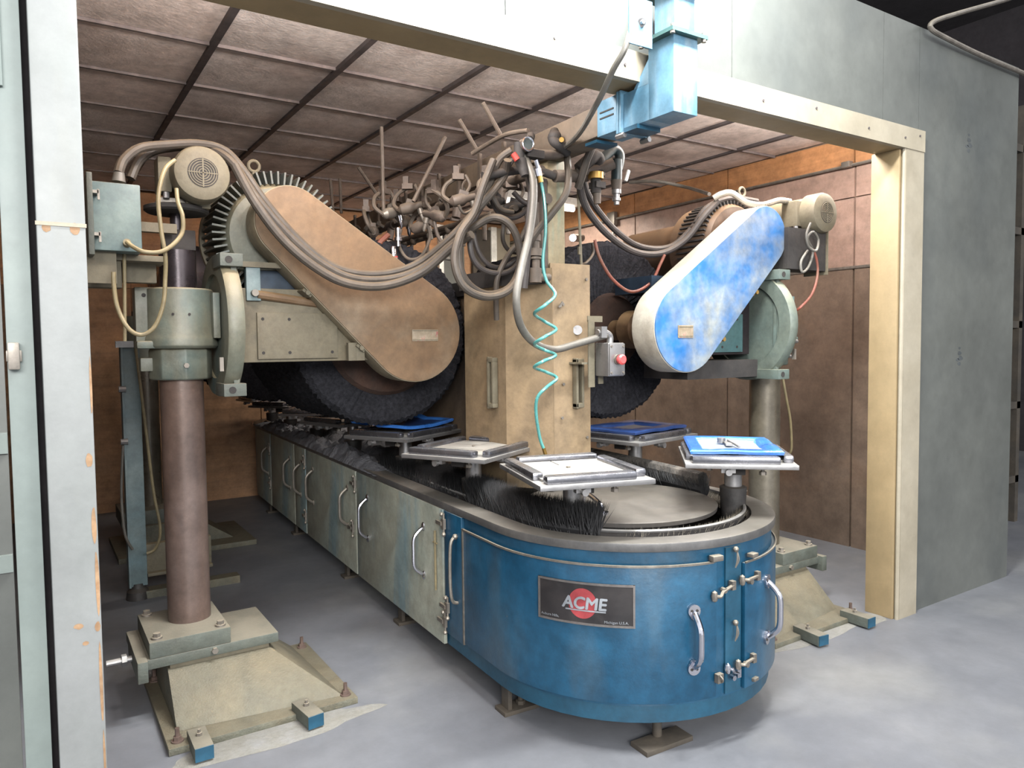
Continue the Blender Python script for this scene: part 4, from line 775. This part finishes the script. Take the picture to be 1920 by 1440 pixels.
# the main hoses
MAIN = [
 ([(0.325, 3.350, 2.297), (0.349, 3.380, 2.359), (0.413, 3.420, 2.423), (0.516, 3.460, 2.459), (0.655, 3.500, 2.492), (0.761, 3.500, 2.478), (0.830, 3.460, 2.394), (0.920, 3.420, 2.245), (1.055, 3.400, 2.090), (1.196, 3.380, 1.981), (1.345, 3.360, 1.944), (1.501, 3.340, 1.959), (1.625, 3.300, 2.013), (1.721, 3.200, 2.111), (1.810, 3.120, 2.229), (1.860, 3.050, 2.353), (1.890, 3.000, 2.466), (1.933, 2.950, 2.510)], .019, hosem, 'uppermost of three dusty hoses looping over the left motor and across the tan guard'),
 ([(0.384, 3.500, 2.312), (0.424, 3.520, 2.398), (0.506, 3.540, 2.458), (0.662, 3.540, 2.488), (0.774, 3.460, 2.429), (0.869, 3.400, 2.265), (1.000, 3.380, 2.108), (1.138, 3.360, 1.989), (1.283, 3.340, 1.922), (1.463, 3.320, 1.923), (1.615, 3.280, 1.977), (1.724, 3.180, 2.083), (1.801, 3.080, 2.164), (1.869, 3.020, 2.204), (1.933, 2.980, 2.173), (1.983, 2.980, 2.089), (2.005, 3.000, 1.977), (1.955, 3.020, 1.875), (1.834, 3.020, 1.840), (1.733, 3.020, 1.880), (1.683, 3.020, 1.964), (1.696, 3.040, 2.089), (1.761, 3.060, 2.196), (1.841, 3.020, 2.296), (1.919, 3.000, 2.400), (1.908, 2.950, 2.463)], .019, hosem, 'middle of the three dusty hoses, coiling into the big loop left of the hood post'),
 ([(0.791, 3.440, 2.404), (0.859, 3.380, 2.238), (0.970, 3.360, 2.084), (1.106, 3.340, 1.966), (1.249, 3.320, 1.895), (1.426, 3.300, 1.887), (1.594, 3.240, 1.950), (1.717, 3.140, 2.073), (1.762, 3.040, 2.119)], .021, hosem, 'lowest of the three dusty hoses sagging over the tan guard'),
 ([(1.848, 2.980, 2.462), (1.788, 2.980, 2.333), (1.738, 2.980, 2.206), (1.652, 2.960, 2.100), (1.612, 2.940, 1.977), (1.642, 2.920, 1.869), (1.745, 2.920, 1.822), (1.873, 2.940, 1.842), (1.968, 2.960, 1.921), (2.025, 2.960, 2.051), (2.044, 2.940, 2.176), (2.005, 2.900, 2.316), (1.960, 2.880, 2.430)], .018, hosem, 'outer grey brown loop of the hanging hose coil'),
 ([(2.030, 3.100, 2.510), (1.936, 3.100, 2.370), (1.828, 3.100, 2.232), (1.788, 3.100, 2.128), (1.796, 3.100, 2.027), (1.854, 3.100, 1.967), (1.961, 3.100, 1.953), (2.049, 3.100, 1.994), (2.091, 3.080, 2.095), (2.152, 3.050, 2.187), (2.219, 3.050, 2.259)], .014, hosed, 'dark inner loop of the hanging hose coil'),
 ([(1.984, 3.100, 2.530), (1.915, 3.140, 2.388), (1.848, 3.160, 2.230), (1.855, 3.160, 2.089), (1.921, 3.160, 2.001), (2.015, 3.160, 1.993), (2.085, 3.120, 2.046), (2.148, 3.100, 2.154)], .012, hosed, 'thin dark loop nested inside the hanging hose coil'),
 ([(1.955, 2.860, 2.450), (1.967, 2.840, 2.326), (1.950, 2.840, 2.155), (1.950, 2.860, 2.011), (1.944, 2.880, 1.864)], .018, hosed, 'dark straight hose dropping beside the light grey cable'),
 ([(2.214, 2.900, 2.541), (2.196, 2.860, 2.404), (2.160, 2.840, 2.309), (2.096, 2.860, 2.219), (2.046, 2.900, 2.146), (2.018, 2.940, 2.086)], .017, hosem, 'brown hose curving left across the boom post'),
 ([(2.328, 2.950, 2.411), (2.418, 3.000, 2.295), (2.602, 3.050, 2.180), (2.838, 3.100, 2.109), (3.041, 3.100, 2.112), (3.181, 3.050, 2.191), (3.279, 3.000, 2.328), (3.368, 2.980, 2.415)], .019, hosed, 'lower of two dark hoses sagging right from the post to the blue guard'),
 ([(2.385, 3.000, 2.480), (2.477, 3.050, 2.364), (2.683, 3.100, 2.226), (2.924, 3.150, 2.150), (3.154, 3.150, 2.161), (3.277, 3.100, 2.265), (3.356, 3.050, 2.388), (3.504, 3.000, 2.450), (3.681, 2.950, 2.440)], .017, hosed, 'upper of two dark hoses sagging right from the post to the blue guard'),
 ([(3.336, 2.980, 2.430), (3.365, 2.950, 2.452), (3.420, 2.920, 2.458), (3.501, 2.880, 2.405), (3.616, 2.860, 2.400), (3.761, 2.860, 2.439), (3.861, 2.860, 2.442)], .018, M('silver_hose', (170, 166, 158), .32, .5, (140, 136, 128), .8, 9), 'silvery sleeved hose lying over the top of the blue guard'),
 ([(4.244, 4.700, 2.941), (4.354, 4.500, 2.925), (4.514, 4.300, 2.854), (4.209, 3.800, 2.685)], .014, hosel, 'pale hose along the right booth wall behind the motors'),
 ([(1.920, 3.300, 2.570), (1.954, 3.200, 2.600), (1.968, 3.050, 2.613), (1.990, 2.900, 2.598)], .011, pipel, 'pale hose lying on top of the boom'),
]
for pts, r_, mt, lab in MAIN: hose('hose', pts, r_, mt, lab, 'hose', 'large hoses of the machine')
hose('air_line', [(2.470, 3.000, 2.137), (2.505, 3.000, 2.043), (2.595, 3.000, 1.936), (2.726, 3.000, 1.878), (2.862, 3.000, 1.932), (2.935, 3.000, 2.037), (2.967, 3.000, 2.088)], .0085, redhose, 'thin red hose drooping between the hood and the blue guard')
hose('air_line', [(3.705, 2.760, 2.193), (3.800, 2.740, 2.188), (3.899, 2.720, 2.136), (3.942, 2.720, 2.013), (3.893, 2.720, 1.886), (3.806, 2.740, 1.800), (3.819, 2.800, 1.781)], .008, redhose, 'thin red hose arching right of the blue guard to the pivot')
hose('motor_cord', [(3.785, 2.660, 2.280), (3.747, 2.660, 2.211), (3.768, 2.660, 2.146), (3.838, 2.660, 2.126), (3.886, 2.680, 2.193), (3.835, 2.680, 2.235), (3.814, 2.700, 2.196), (3.865, 2.700, 2.126), (3.826, 2.700, 2.037), (3.767, 2.700, 2.004), (3.756, 2.700, 2.064), (3.815, 2.700, 2.129)], .0075, hosel, 'figure eight loop of pale cord hanging under the right small motor', 'cord')
hose('motor_cord', [(0.526, 3.300, 2.364), (0.482, 3.280, 2.312), (0.454, 3.260, 2.201), (0.460, 3.260, 2.075), (0.472, 3.260, 1.970), (0.472, 3.280, 1.887), (0.461, 3.280, 1.780), (0.427, 3.280, 1.690), (0.379, 3.280, 1.656), (0.331, 3.280, 1.683), (0.298, 3.300, 1.767), (0.289, 3.300, 1.861), (0.290, 3.300, 1.902)], .0085, cordm, 'long yellowed cord hanging in a deep loop in front of the left column', 'cord')
hose('motor_cord', [(0.528, 3.300, 2.249), (0.529, 3.280, 2.190), (0.541, 3.260, 2.135), (0.538, 3.260, 2.070), (0.500, 3.240, 2.016), (0.448, 3.220, 1.981), (0.391, 3.220, 1.978), (0.356, 3.240, 1.997), (0.338, 3.270, 2.018)], .0085, cordm, 'yellowed cord curving from the left small motor to the grey blue junction box', 'cord')
hose('box_cord', [(0.340, 3.400, 1.999), (0.335, 3.400, 1.805), (0.330, 3.400, 1.632)], .007, cordm, 'straight yellowed cord dropping to the blue grey bar', 'cord')
# ================================================ BUFFING HEADS
def hull2(c0, r0, c1, r1, n=26):
    d = Vector(c1)-Vector(c0); L_ = d.length; a = math.atan2(d.y, d.x); b = math.acos((r0-r1)/L_)
    P = []
    for i in range(n+1): t = a+b+(2*pi-2*b)*i/n; P.append((c0[0]+r0*cos(t), c0[1]+r0*sin(t)))
    for i in range(n+1): t = a-b+2*b*i/n; P.append((c1[0]+r1*cos(t), c1[1]+r1*sin(t)))
    return P
def head(name, lab, cx, cy, s, lo, hi, gy, rl, rh, face, rim, colm, paint, full=True, wheel=True):
    h = thing(name, (cx, cy, 0), lab, 'buffing head')
    X_ = lambda d: cx+s*d
    def bx(a, b, mb=None): return (mb or B()).bb((X_(a[0]), a[1], a[2]), (X_(b[0]), b[1], b[2]))
    # base
    build('floor_plate', bx((-.18, cy-.55, .0), (.60, cy+.20, .03)), pedestal, h, bev=.004)
    P = lambda x, y, z: (X_(x), cy+y, z)
    ped = B().add([P(-.13, -.42, .03), P(.55, -.50, .03), P(.52, .18, .03), P(-.13, .18, .03), P(-.13, -.22, .22), P(.30, -.22, .22), P(.30, .12, .22), P(-.13, .12, .22)],
                  [(0, 3, 2, 1), (4, 5, 6, 7), (0, 1, 5, 4), (1, 2, 6, 5), (2, 3, 7, 6), (3, 0, 4, 7)])
    build('pedestal', ped, pedestal, h, bev=.003)
    build('pedestal_neck', bx((-.12, cy-.22, .20), (.30, cy+.12, .245)), olive, h)
    build('slide_plate', bx((-.25, cy-.24, .24), (.34, cy+.17, .285)), capm, h, bev=.006)
    build('slide_lip', bx((-.25, cy-.27, .20), (-.21, cy+.1, .29)), capm, h, bev=.003)
    build('cap_plate', bx((-.20, cy-.24, .285), (.13, cy+.17, .355)), capm, h, bev=.004)
    for x, y in ((-.165, -.20), (.095, -.20), (-.165, .13), (.095, .13)): build('cap_bolt', B().cyl(P(x, y, .355), P(x, y, .364), .022, n=14).hexn(P(x, y, .362), (0, 0, 1), .016, .018), bolt, h)
    for x, y in ((-.14, -.50), (.56, -.50), (.56, .14), (-.14, .15)): build('anchor_bolt', B().cyl(P(x, y, .03), P(x, y, .036), .024, n=12).hexn(P(x, y, .036), (0, 0, 1), .016, .016).cyl(P(x, y, .03), P(x, y, .085), .009, n=8), rustcol, h)
    build('adjusting_screw', B().cyl(P(-.25, -.05, .235), P(-.35, -.05, .235), .014, n=10).hexn(P(-.27, -.05, .235), (s*-1, 0, 0), .026, .02), steel, h)
    build('slide_bolt', B().hexn(P(.06, -.24, .265), (0, -1, 0), .014, .014), bolt, h)
    build('weld_flange', B().cyl(P(-.21, 0, .20), P(-.21, 0, .235), .0151, n=8), bolt, h)
    for k, x in enumerate((-.07, .36)):
        a = B().box(P(x, -.585, .0375), (.07, .17, .055), (0, 0, s*(.0 if k == 0 else .12)))
        c = build('floor_clamp', a, blue if False else capm, h, bev=.003)
        build('clamp_end', B().box(P(x+(0 if k == 0 else .008), -.672, .0375), (.068, .004, .053), (0, 0, s*(.0 if k == 0 else .12))), blue_edge, c); build('clamp_stud', B().hexn(P(x, -.57, .065), (0, 0, 1), .012, .012).cyl(P(x, -.57, .06), P(x, -.57, .09), .006, n=8), bolt, c)
    # column and collars
    build('column', B().cyl((cx, cy, .355), (cx, cy, 1.46), .092, n=40), colm, h)
    build('upper_column', B().cyl((cx, cy, 1.86), (cx, cy, 2.04), .078, n=32), darkcol, h)
    build('lower_collar', B().lathe((cx, cy, 1.46), (0, 0, 1), [(0, .128), (.01, .134), (.13, .134), (.145, .126)], 8 if s > 0 else 24).bb((X_(-.17), cy-.03, 1.50), (X_(-.1), cy+.03, 1.56)), paint, h, bev=.006)
    build('sleeve', B().lathe((cx, cy, 1.60), (0, 0, 1), [(0, .150), (.012, .162), (.05, .158), (.07, .148), (.262, .146), (.268, .14)], 40).bb((X_(-.185), cy-.05, 1.63), (X_(-.10), cy+.05, 1.87)).bb((X_(.12), cy-.13, 1.645), (X_(.15), cy+.13, 1.85)), paint, h, bev=.004)
    build('sleeve_rib', B().bb((X_(-.19), cy-.10, 1.60), (X_(-.05), cy+.02, 1.635)), paint, h, bev=.012)
    for z in (1.72, 1.72): pass
    for a in (-1.9, -1.45): build('set_screw', B().cyl((cx+.146*cos(a), cy+.146*sin(a), 1.75), (cx+.150*cos(a), cy+.150*sin(a), 1.75), .006, n=8), black, h)
    build('collar_bolt', B().hexn((cx, cy-.132, 1.525), (0, -1, 0), .012, .012), bolt, h)
    build('sleeve_hole', B().cyl((X_(-.15), cy-.0505, 1.835), (X_(-.15), cy-.052, 1.835), .009, n=10), black, h)
    # pivot ring with ears
    px_ = X_(.175); prof = [(-.035, .24), (-.035, .315), (-.02, .325), (.02, .325), (.035, .315), (.035, .24)]
    build('pivot_ring', B().lathe((px_, cy-.02, 1.70), (1, 0, 0), prof+[prof[0]], 48, False).lathe((px_-.02, cy-.02, 1.70), (1, 0, 0), [(0, .25), (.02, .25)], 40), paint, h)
    for z in (1.985, 1.415):
        e_ = build('ring_ear', B().bb((px_-.048, cy-.27, z-.028), (px_+.048, cy-.10, z+.028)), capm if s > 0 else paint, h, bev=.003)
        build('ear_hole', B().cyl((px_-.012, cy-.2702, z), (px_-.012, cy-.2725, z), .0155, n=16), black, e_)
    build('ring_strap', B().bb((px_+s*.015-.012, cy-.235, 1.44), (px_+s*.015+.012, cy-.215, 1.96)), paint, h)
    build('guide_strap', B().bb((px_-s*.06-.008, cy-.30, 1.5), (px_-s*.06+.008, cy-.28, 1.56)), bolt, h)
    # arm
    build('arm', bx((.22, cy-.06, 1.53), (1.0 if s > 0 else .72, cy+.34, 1.88)), olive if s > 0 else darkcol, h, bev=.006)
    cp = build('cover_plate', bx((.325, cy-.078, 1.545), (.715, cy-.06, 1.765)) if s > 0 else bx((.30, cy-.078, 1.545), (.66, cy-.06, 1.765)), olive if s > 0 else M('teal_arm_plate', (64, 92, 92), .5, 0, (52, 80, 84), .8, 4, .06, 60), h, bev=.003)
    for x in (.35, .475, .685):
        for z in (1.575, 1.735): build('plate_hole', B().cyl((X_(x), cy-.0782, z), (X_(x), cy-.080, z), .0075, n=10), black, cp)
    build('arm_bracket', bx((.79, cy-.13, 1.53), (.835, cy-.06, 1.69), bx((.75, cy-.13, 1.53), (.79, cy-.10, 1.62))), olive, h, bev=.002)
    build('cradle_beam', bx((.20, cy-.09, 1.975), (.80, cy-.03, 2.0)), olive, h)
    build('cradle_strut', bx((.28, cy-.08, 1.82), (.345, cy-.04, 1.99)), tealblue, h, bev=.003)
    build('strut_pin', B().cyl(P(.313, -.08, 1.855), P(.313, -.11, 1.855), .016, n=12), bolt, h)
    build('link_bar', B().tube([P(.33, -.07, 1.85), P(.75, -.05, 1.80)], .022, 10, 0), tan, h)
    build('inner_duct', bx((.36, cy+.0, 1.88), (.95, cy+.3, 1.97)), M('dark_blue_duct', (50, 66, 84), .4, .2, (30, 34, 40), .9, 5) if 'dark_blue_duct' not in bpy.data.materials else bpy.data.materials['dark_blue_duct'], h)
    # lift screw and small motor
    build('screw_cap', bx((-.06, cy-.06, 2.04), (.07, cy+.06, 2.13)), black, h, bev=.006)
    build('lift_screw', B().cyl((cx, cy, 2.1), (cx, cy, 2.24), .026, n=14), darkcol, h)
    build('hand_wheel', B().lathe((cx, cy-.02, 2.205), (0, 0, 1), [(0, .06), (.0, .125), (.008, .135), (.024, .135), (.03, .12), (.03, .05)], 28), black, h)
    build('motor_foot', bx((-.08, cy-.10, 2.232), (.10, cy+.08, 2.26)), bolt, h, bev=.003)
    mx, mz = (cx+.075, 2.352) if s > 0 else (cx+.17, 2.36)
    my = cy-.24 if s > 0 else cy-.30
    mot = build('lift_motor', B().lathe((mx, my+.09, mz), (0, 1, 0), [(0, .10), (.02, .105), (.30, .105), (.33, .08), (.35, .03)], 36).bb((mx-.05, my+.12, mz-.13), (mx+.05, my+.26, mz-.08)), olive, h)
    fc = build('fan_cover', B().lathe((mx, my, mz), (0, 1, 0), [(0, .05), (.001, .085), (.012, .112), (.03, .119), (.11, .119), (.115, .10)], 44), olive, mot)
    g_ = B()
    for r_ in (.016, .026, .036, .046, .056): g_.torus((mx, my-.001, mz), (0, 1, 0), r_, .0026, 30, 5)
    g_.bb((mx-.003, my-.004, mz-.06), (mx+.003, my, mz+.06)); g_.bb((mx-.06, my-.004, mz-.002), (mx+.06, my, mz+.002))
    build('vent_grille', g_, olive, mot); build('vent_shadow', B().cyl((mx, my-.0002, mz), (mx, my-.0012, mz), .062, n=32), black, mot)
    build('terminal_box', B().box((mx-.135 if s > 0 else mx-.11, my+.16, mz-.0), (.055, .11, .15)), olive, mot, bev=.008)
    build('cord_gland', B().cyl((mx-.13, my+.12, mz-.075), (mx-.13, my+.12, mz-.10), .014, n=10), steel, mot)
    # drive motor
    hx, hz = hi
    dm = build('drive_motor', B().lathe((hx, gy+.20, hz-.04), (0, 1, 0), [(0, .10), (.01, .235), (.05, .262), (.30, .262), (.36, .20), (.46, .19), (.86, .185), (.95, .12), (.96, .04)], 40), teal if s > 0 else M('brown_motor_paint', (90, 68, 50), .6, 0, (56, 44, 36), .9, 4, .1, 60, (120, 96, 70), .7), h)
    fins = B()
    for k in range(56):
        a = 2*pi*k/56; q_ = .285 if s > 0 else .265; c = Vector((hx+q_*cos(a), gy+.33, hz-.04+q_*sin(a))); fins.box(c, (.062, .26, .009) if s > 0 else (.02, .2, .009), (0, -a, 0))
    build('cooling_fins', fins, black if s < 0 else M('fin_paint', (92, 96, 90), .5, .1, (66, 72, 72), .9, 9, .05, 50, (150, 138, 112), .8) if 'fin_paint' not in bpy.data.materials else bpy.data.materials['fin_paint'], dm)
    if s > 0: build('fin_shroud', B().lathe((hx, gy+.45, hz-.04), (0, 1, 0), [(0, .30), (0, .325), (.03, .325), (.03, .30), (0, .30)], 48, False), olive, dm)
    build('lifting_eye', B().torus((hx-s*.1, gy+.26, hz+.30), (0, 1, 0), .026, .008, 20, 8).cyl((hx-s*.1, gy+.26, hz+.25), (hx-s*.1, gy+.26, hz+.275), .012, n=8), olive, dm)
    # belt guard
    poly = hull2(lo, rl, hi, rh); t = .16 if s > 0 else .17
    g = build('belt_guard', B().prism(poly, gy+.004, gy+t, 'y'), rim, h, bev=.004, sm=50)
    inner = hull2(lo, rl-.004, hi, rh-.004)
    build('guard_face', B().prism(inner, gy-.003, gy+.01, 'y'), face, g, bev=.003)
    nx, nz_ = lo[0]+s*.06, lo[1]-.02
    if s > 0: nx = lo[0]+.05
    else: nx = lo[0]-.02
    np_ = build('maker_plate', B().box((nx, gy-.006, nz_), (.15, .005, .06)) if s > 0 else B().box((nx, gy-.006, nz_), (.11, .005, .065)), labelm, g, bev=.002)
    build('plate_border', B().bb((nx-.072 if s > 0 else nx-.05, gy-.010, nz_+.022), (nx+.072 if s > 0 else nx+.05, gy-.008, nz_+.026)).bb((nx-.072 if s > 0 else nx-.05, gy-.010, nz_-.026), (nx+.072 if s > 0 else nx+.05, gy-.008, nz_-.022)), olive, np_)
    d = (Vector(hi)-Vector(lo)); n_ = Vector((-d.y, d.x)).normalized()*(-1 if s > 0 else 1)
    for tt in (.22, .68):
        for sg in ((-1,) if s < 0 else (1,)):
            p = Vector(lo)+d*tt; w_ = rl+(rh-rl)*tt; sgn = 1 if s > 0 else 1
            q = p+(Vector((-d.y, d.x)).normalized()*(w_+.008)*(1 if s > 0 else -1)*sgn)
            build('guard_clip', B().box((q.x, gy+.06, q.y), (.05, .09, .014), (0, -math.atan2(d.y, d.x), 0)).cyl((q.x, gy+.01, q.y), (q.x, gy-.0, q.y), .012, n=8), brass if s < 0 else olive, g)
    # spindle and wheel
    wy = gy+t+.42 if s < 0 else gy+t+.22
    build('spindle_housing', B().lathe((lo[0], gy+t, lo[1]), (0, 1, 0), [(0, .085), (.17, .085), (.175, .105), (.22, .108), (.27, .108), (.275, .06), (1.5, .05)], 28), M('rusty_bearing', (120, 96, 72), .5, .2, (92, 68, 50), .9, 6, .1, 60, (150, 126, 92), .7) if 'rusty_bearing' not in bpy.data.materials else bpy.data.materials['rusty_bearing'], h)
    build('grease_fitting', B().lathe((lo[0], gy+t+.09, lo[1]+.08), (0, 0, 1), [(0, .026), (.035, .024), (.036, .036), (.045, .036), (.05, .015)], 14), olive, h)
    r_ = random.Random(int(cx*10)); mb = B(); n = 190; nl = 34; WR = .52; WL = 1.08
    for i in range(nl+1):
        y = wy+WL*i/nl; e_ = (.95 if i in (0, nl) else 1.)
        for j in range(n):
            a = 2*pi*j/n; k = (1+.010*sin(j*2.9+i*.9)*(1 if i % 2 else -1)+r_.uniform(-.010, .010))*e_
            mb.v.append((lo[0]+WR*k*cos(a), y+r_.uniform(-.008, .008), lo[1]+WR*k*sin(a)))
    for i in range(nl):
        for j in range(n): mb.f.append((i*n+j, (i+1)*n+j, (i+1)*n+(j+1) % n, i*n+(j+1) % n))
    for y_, i0 in ((wy, 0), (wy+WL, nl)):
        c_ = len(mb.v); base = c_
        for q, rr in enumerate((.85, .6, .42)):
            for j in range(n):
                a = 2*pi*j/n+q*.08; k = rr*(1+.004*sin(j*1.7)); mb.v.append((lo[0]+WR*k*cos(a), y_+(.004*sin(j*1.9+q) if q else .004*sin(j*2.3))+(.02*q if y_ == wy else -.02*q), lo[1]+WR*k*sin(a)))
        rings = [i0*n, base, base+n, base+2*n]
        for q in range(3):
            for j in range(n): mb.f.append((rings[q]+j, rings[q]+(j+1) % n, rings[q+1]+(j+1) % n, rings[q+1]+j))
        mb.v.append((lo[0], y_+.05*(1 if y_ == wy else -1), lo[1])); cc = len(mb.v)-1
        for j in range(n): mb.f.append((rings[3]+j, rings[3]+(j+1) % n, cc))
    wh = build('buffing_wheel', mb, wheelm, h, sm=20)
    build('wheel_hub', B().lathe((lo[0], wy-.02, lo[1]), (0, 1, 0), [(0, .12), (.0, .33 if s > 0 else .2), (.03, .35 if s > 0 else .22)], 40), wheelhub, wh)
    return h
hL = head('buffing_head', 'left buffing head with tan dusted belt guard, rusty brown column and big black wheel', .58, 3.66, 1, (1.685, 1.675), (1.055, 2.185), 3.50, .262, .172, tan, M('guard_rim_tan', (134, 124, 104), .65, 0, (116, 106, 86), .9, 4, .06, 60, (156, 138, 104), .5), rustcol, teal)
hR = head('buffing_head', 'right buffing head with scuffed bright blue belt guard in front of the brown wall', 3.80, 2.98, -1, (2.885, 1.68), (3.515, 2.20), 2.75, .235, .168, guardblue, guardside, steelcol, M('green_blue_head_paint', (92, 97, 88), .45, 0, (68, 82, 80), .9, 4, .06, 60, (150, 150, 130), .7))
# extras of the left head
jb = build('junction_box', B().bb((.225, 3.30, 1.985), (.395, 3.42, 2.25)), tealbox, hL, bev=.006)
build('box_lid', B().bb((.205, 3.24, 1.96), (.225, 3.44, 2.27)), capm, jb, bev=.004)
for z in (2.20, 2.04): build('box_latch', B().box((.235, 3.275, z), (.02, .05, .012)).box((.245, 3.255, z-.01), (.008, .01, .04)), bolt, jb)
build('cable_gland', B().cyl((0.324, 3.350, 2.264), (0.327, 3.350, 2.300), .026, .020, n=14), hosel, jb); build('cable_gland', B().cyl((0.340, 3.300, 2.013), (0.338, 3.270, 2.018), .014, n=12), cordm, jb)
build('box_arm', B().bb((.39, 3.52, 2.10), (.56, 3.56, 2.14)).bb((.36, 3.42, 2.05), (.40, 3.56, 2.16)), olive, jb)
build('rear_bracket', B().bb((.15, 3.42, 1.85), (.33, 3.5, 1.97)).bb((.34, 3.5, 1.88), (.47, 3.56, 1.98)).bb((.16, 3.40, 1.96), (.5, 3.6, 1.985)), olive, hL, bev=.004)
build('bracket_plate', B().bb((.20, 3.34, 1.86), (.305, 3.36, 1.985)), olive, hL)
ex = build('control_panel', B().bb((3.664, 2.720, 2.258), (4.02, 2.86, 2.02)), black, hR, bev=.004)
build('panel_edge', B().bb((4.02, 2.71, 2.0), (4.03, 2.87, 2.26)), olive, ex)
build('number_plate', B().bb((3.738, 2.800, 1.871), (3.835, 2.810, 1.651)), tealbox, hR)
build('number_strip', B().bb((3.776, 2.790, 1.717), (3.821, 2.800, 1.635)), M('brass_strip', (150, 138, 100), .5, .2, (100, 110, 100), .9, 60), hR)
build('sleeve_pin', B().cyl((3.791, 2.800, 1.604), (3.862, 2.800, 1.603), .012, n=10).cyl((3.783, 2.800, 1.515), (3.833, 2.800, 1.514), .010, n=10), steel, hR)
build('lower_shroud', B().bb((3.0, 2.86, 1.40), (3.58, 3.2, 1.50)), black, hR)
# second left head seen behind the first column
h2 = thing('rear_buffing_head', (.79, 6.67, 0), 'second dusty column and base standing further back behind the left column', 'buffing head')
build('floor_plate', B().bb((.5, 6.15, 0), (1.5, 6.95, .04)), pedestal, h2, bev=.004)
build('pedestal', B().prism([(.62, .04), (1.36, .04), (1.1, .22), (.62, .22)], 6.35, 6.8, 'y'), pedestal, h2)
build('cap_plate', B().bb((.55, 6.4, .22), (1.02, 6.85, .33)), capm, h2, bev=.004)
build('column', B().cyl((.79, 6.67, .33), (.79, 6.67, 1.9), .09, n=28), steelcol, h2)
build('collar', B().lathe((.79, 6.67, 1.46), (0, 0, 1), [(0, .13), (.14, .14), (.15, .15), (.4, .15)], 28), teal, h2)
build('arm', B().bb((.95, 6.6, 1.5), (1.6, 7.0, 1.9)), olive, h2, bev=.006)
build('drive_motor', B().lathe((1.2, 6.7, 2.2), (0, 1, 0), [(0, .2), (.02, .26), (.9, .26), (.95, .2)], 30), darkcol, h2)
r_ = random.Random(9); mb = B(); n = 120; nl = 24
for i in range(nl+1):
    for j in range(n):
        a = 2*pi*j/n; k = 1+.02*sin(j*2.9+i)*(1 if i % 2 else -1)+r_.uniform(-.012, .012); mb.v.append((1.72+.52*k*cos(a), 6.3+1.1*i/nl, 1.675+.52*k*sin(a)))
for i in range(nl):
    for j in range(n): mb.f.append((i*n+j, (i+1)*n+j, (i+1)*n+(j+1) % n, i*n+(j+1) % n))
mb.f.append(tuple(range(n))); mb.f.append(tuple(range(nl*n, nl*n+n)))
build('buffing_wheel', mb, wheelm, h2, sm=20)
# blue grey stand bar with cable
sb = thing('stand_bar', (.5, 5.3, 0), 'tall blue grey channel bar on a black rubber foot left of the rusty column', 'stand')
def pY(u, v, y): return (u, v, y)
build('channel_bar', B().bb((.487, 5.22, .085), (.585, 5.26, 1.62)), tealblue, sb, bev=.003)
build('bar_edge', B().bb((.478, 5.20, .085), (.490, 5.30, 1.62)), tealblue, sb)
build('rubber_foot', B().lathe((.53, 5.25, 0), (0, 0, 1), [(0, .07), (.05, .065), (.07, .045), (.10, .04)], 20), rubber, sb)
build('bar_clip', B().box((.50, 5.19, 1.63), (.1, .03, .04)), steel, sb)
for z in (1.35, 1.02): build('bar_bolt', B().cyl((.46, 5.2, z), (.50, 5.2, z), .02, n=8), steel, sb)
build('cross_channel', B().bb((.585, 5.24, .16), (.98, 5.30, .34)).bb((.585, 5.2, .14), (.98, 5.34, .16)), olive, sb, bev=.004)
build('base_rail', B().bb((.55, 5.2, .0), (1.15, 5.3, .05)), pedestal, sb)
hose('power_cord', [(.56, 5.18, 1.62), (.60, 5.17, 1.1), (.63, 5.16, .7), (.66, 5.15, .45), (.63, 5.16, .33), (.58, 5.17, .30)], .009, cordm, 'yellowed cord running down along the blue grey bar', 'cord')
hose('power_cord', [(.47, 5.18, 1.0), (.45, 5.17, .7), (.46, 5.16, .45), (.50, 5.17, .34)], .008, hosel, 'grey cord hanging on the left side of the blue grey bar', 'cord')
hose('wall_cord', [(3.858, 2.900, 1.409), (3.906, 2.900, 1.243), (3.971, 2.920, 1.105), (4.025, 2.950, 0.929), (4.035, 2.980, 0.884)], .008, cordm, 'pale cord hanging down behind the right column', 'cord')
pb = build('old_pipe', B().cyl((.36, 7.9, .9), (.36, 7.9, 1.9), .03, n=10).cyl((.44, 7.9, .7), (.44, 7.9, 2.1), .012, n=8), olive); tag(pb, 'dusty stub of pipe against the plywood left of the blue grey bar', 'pipe')
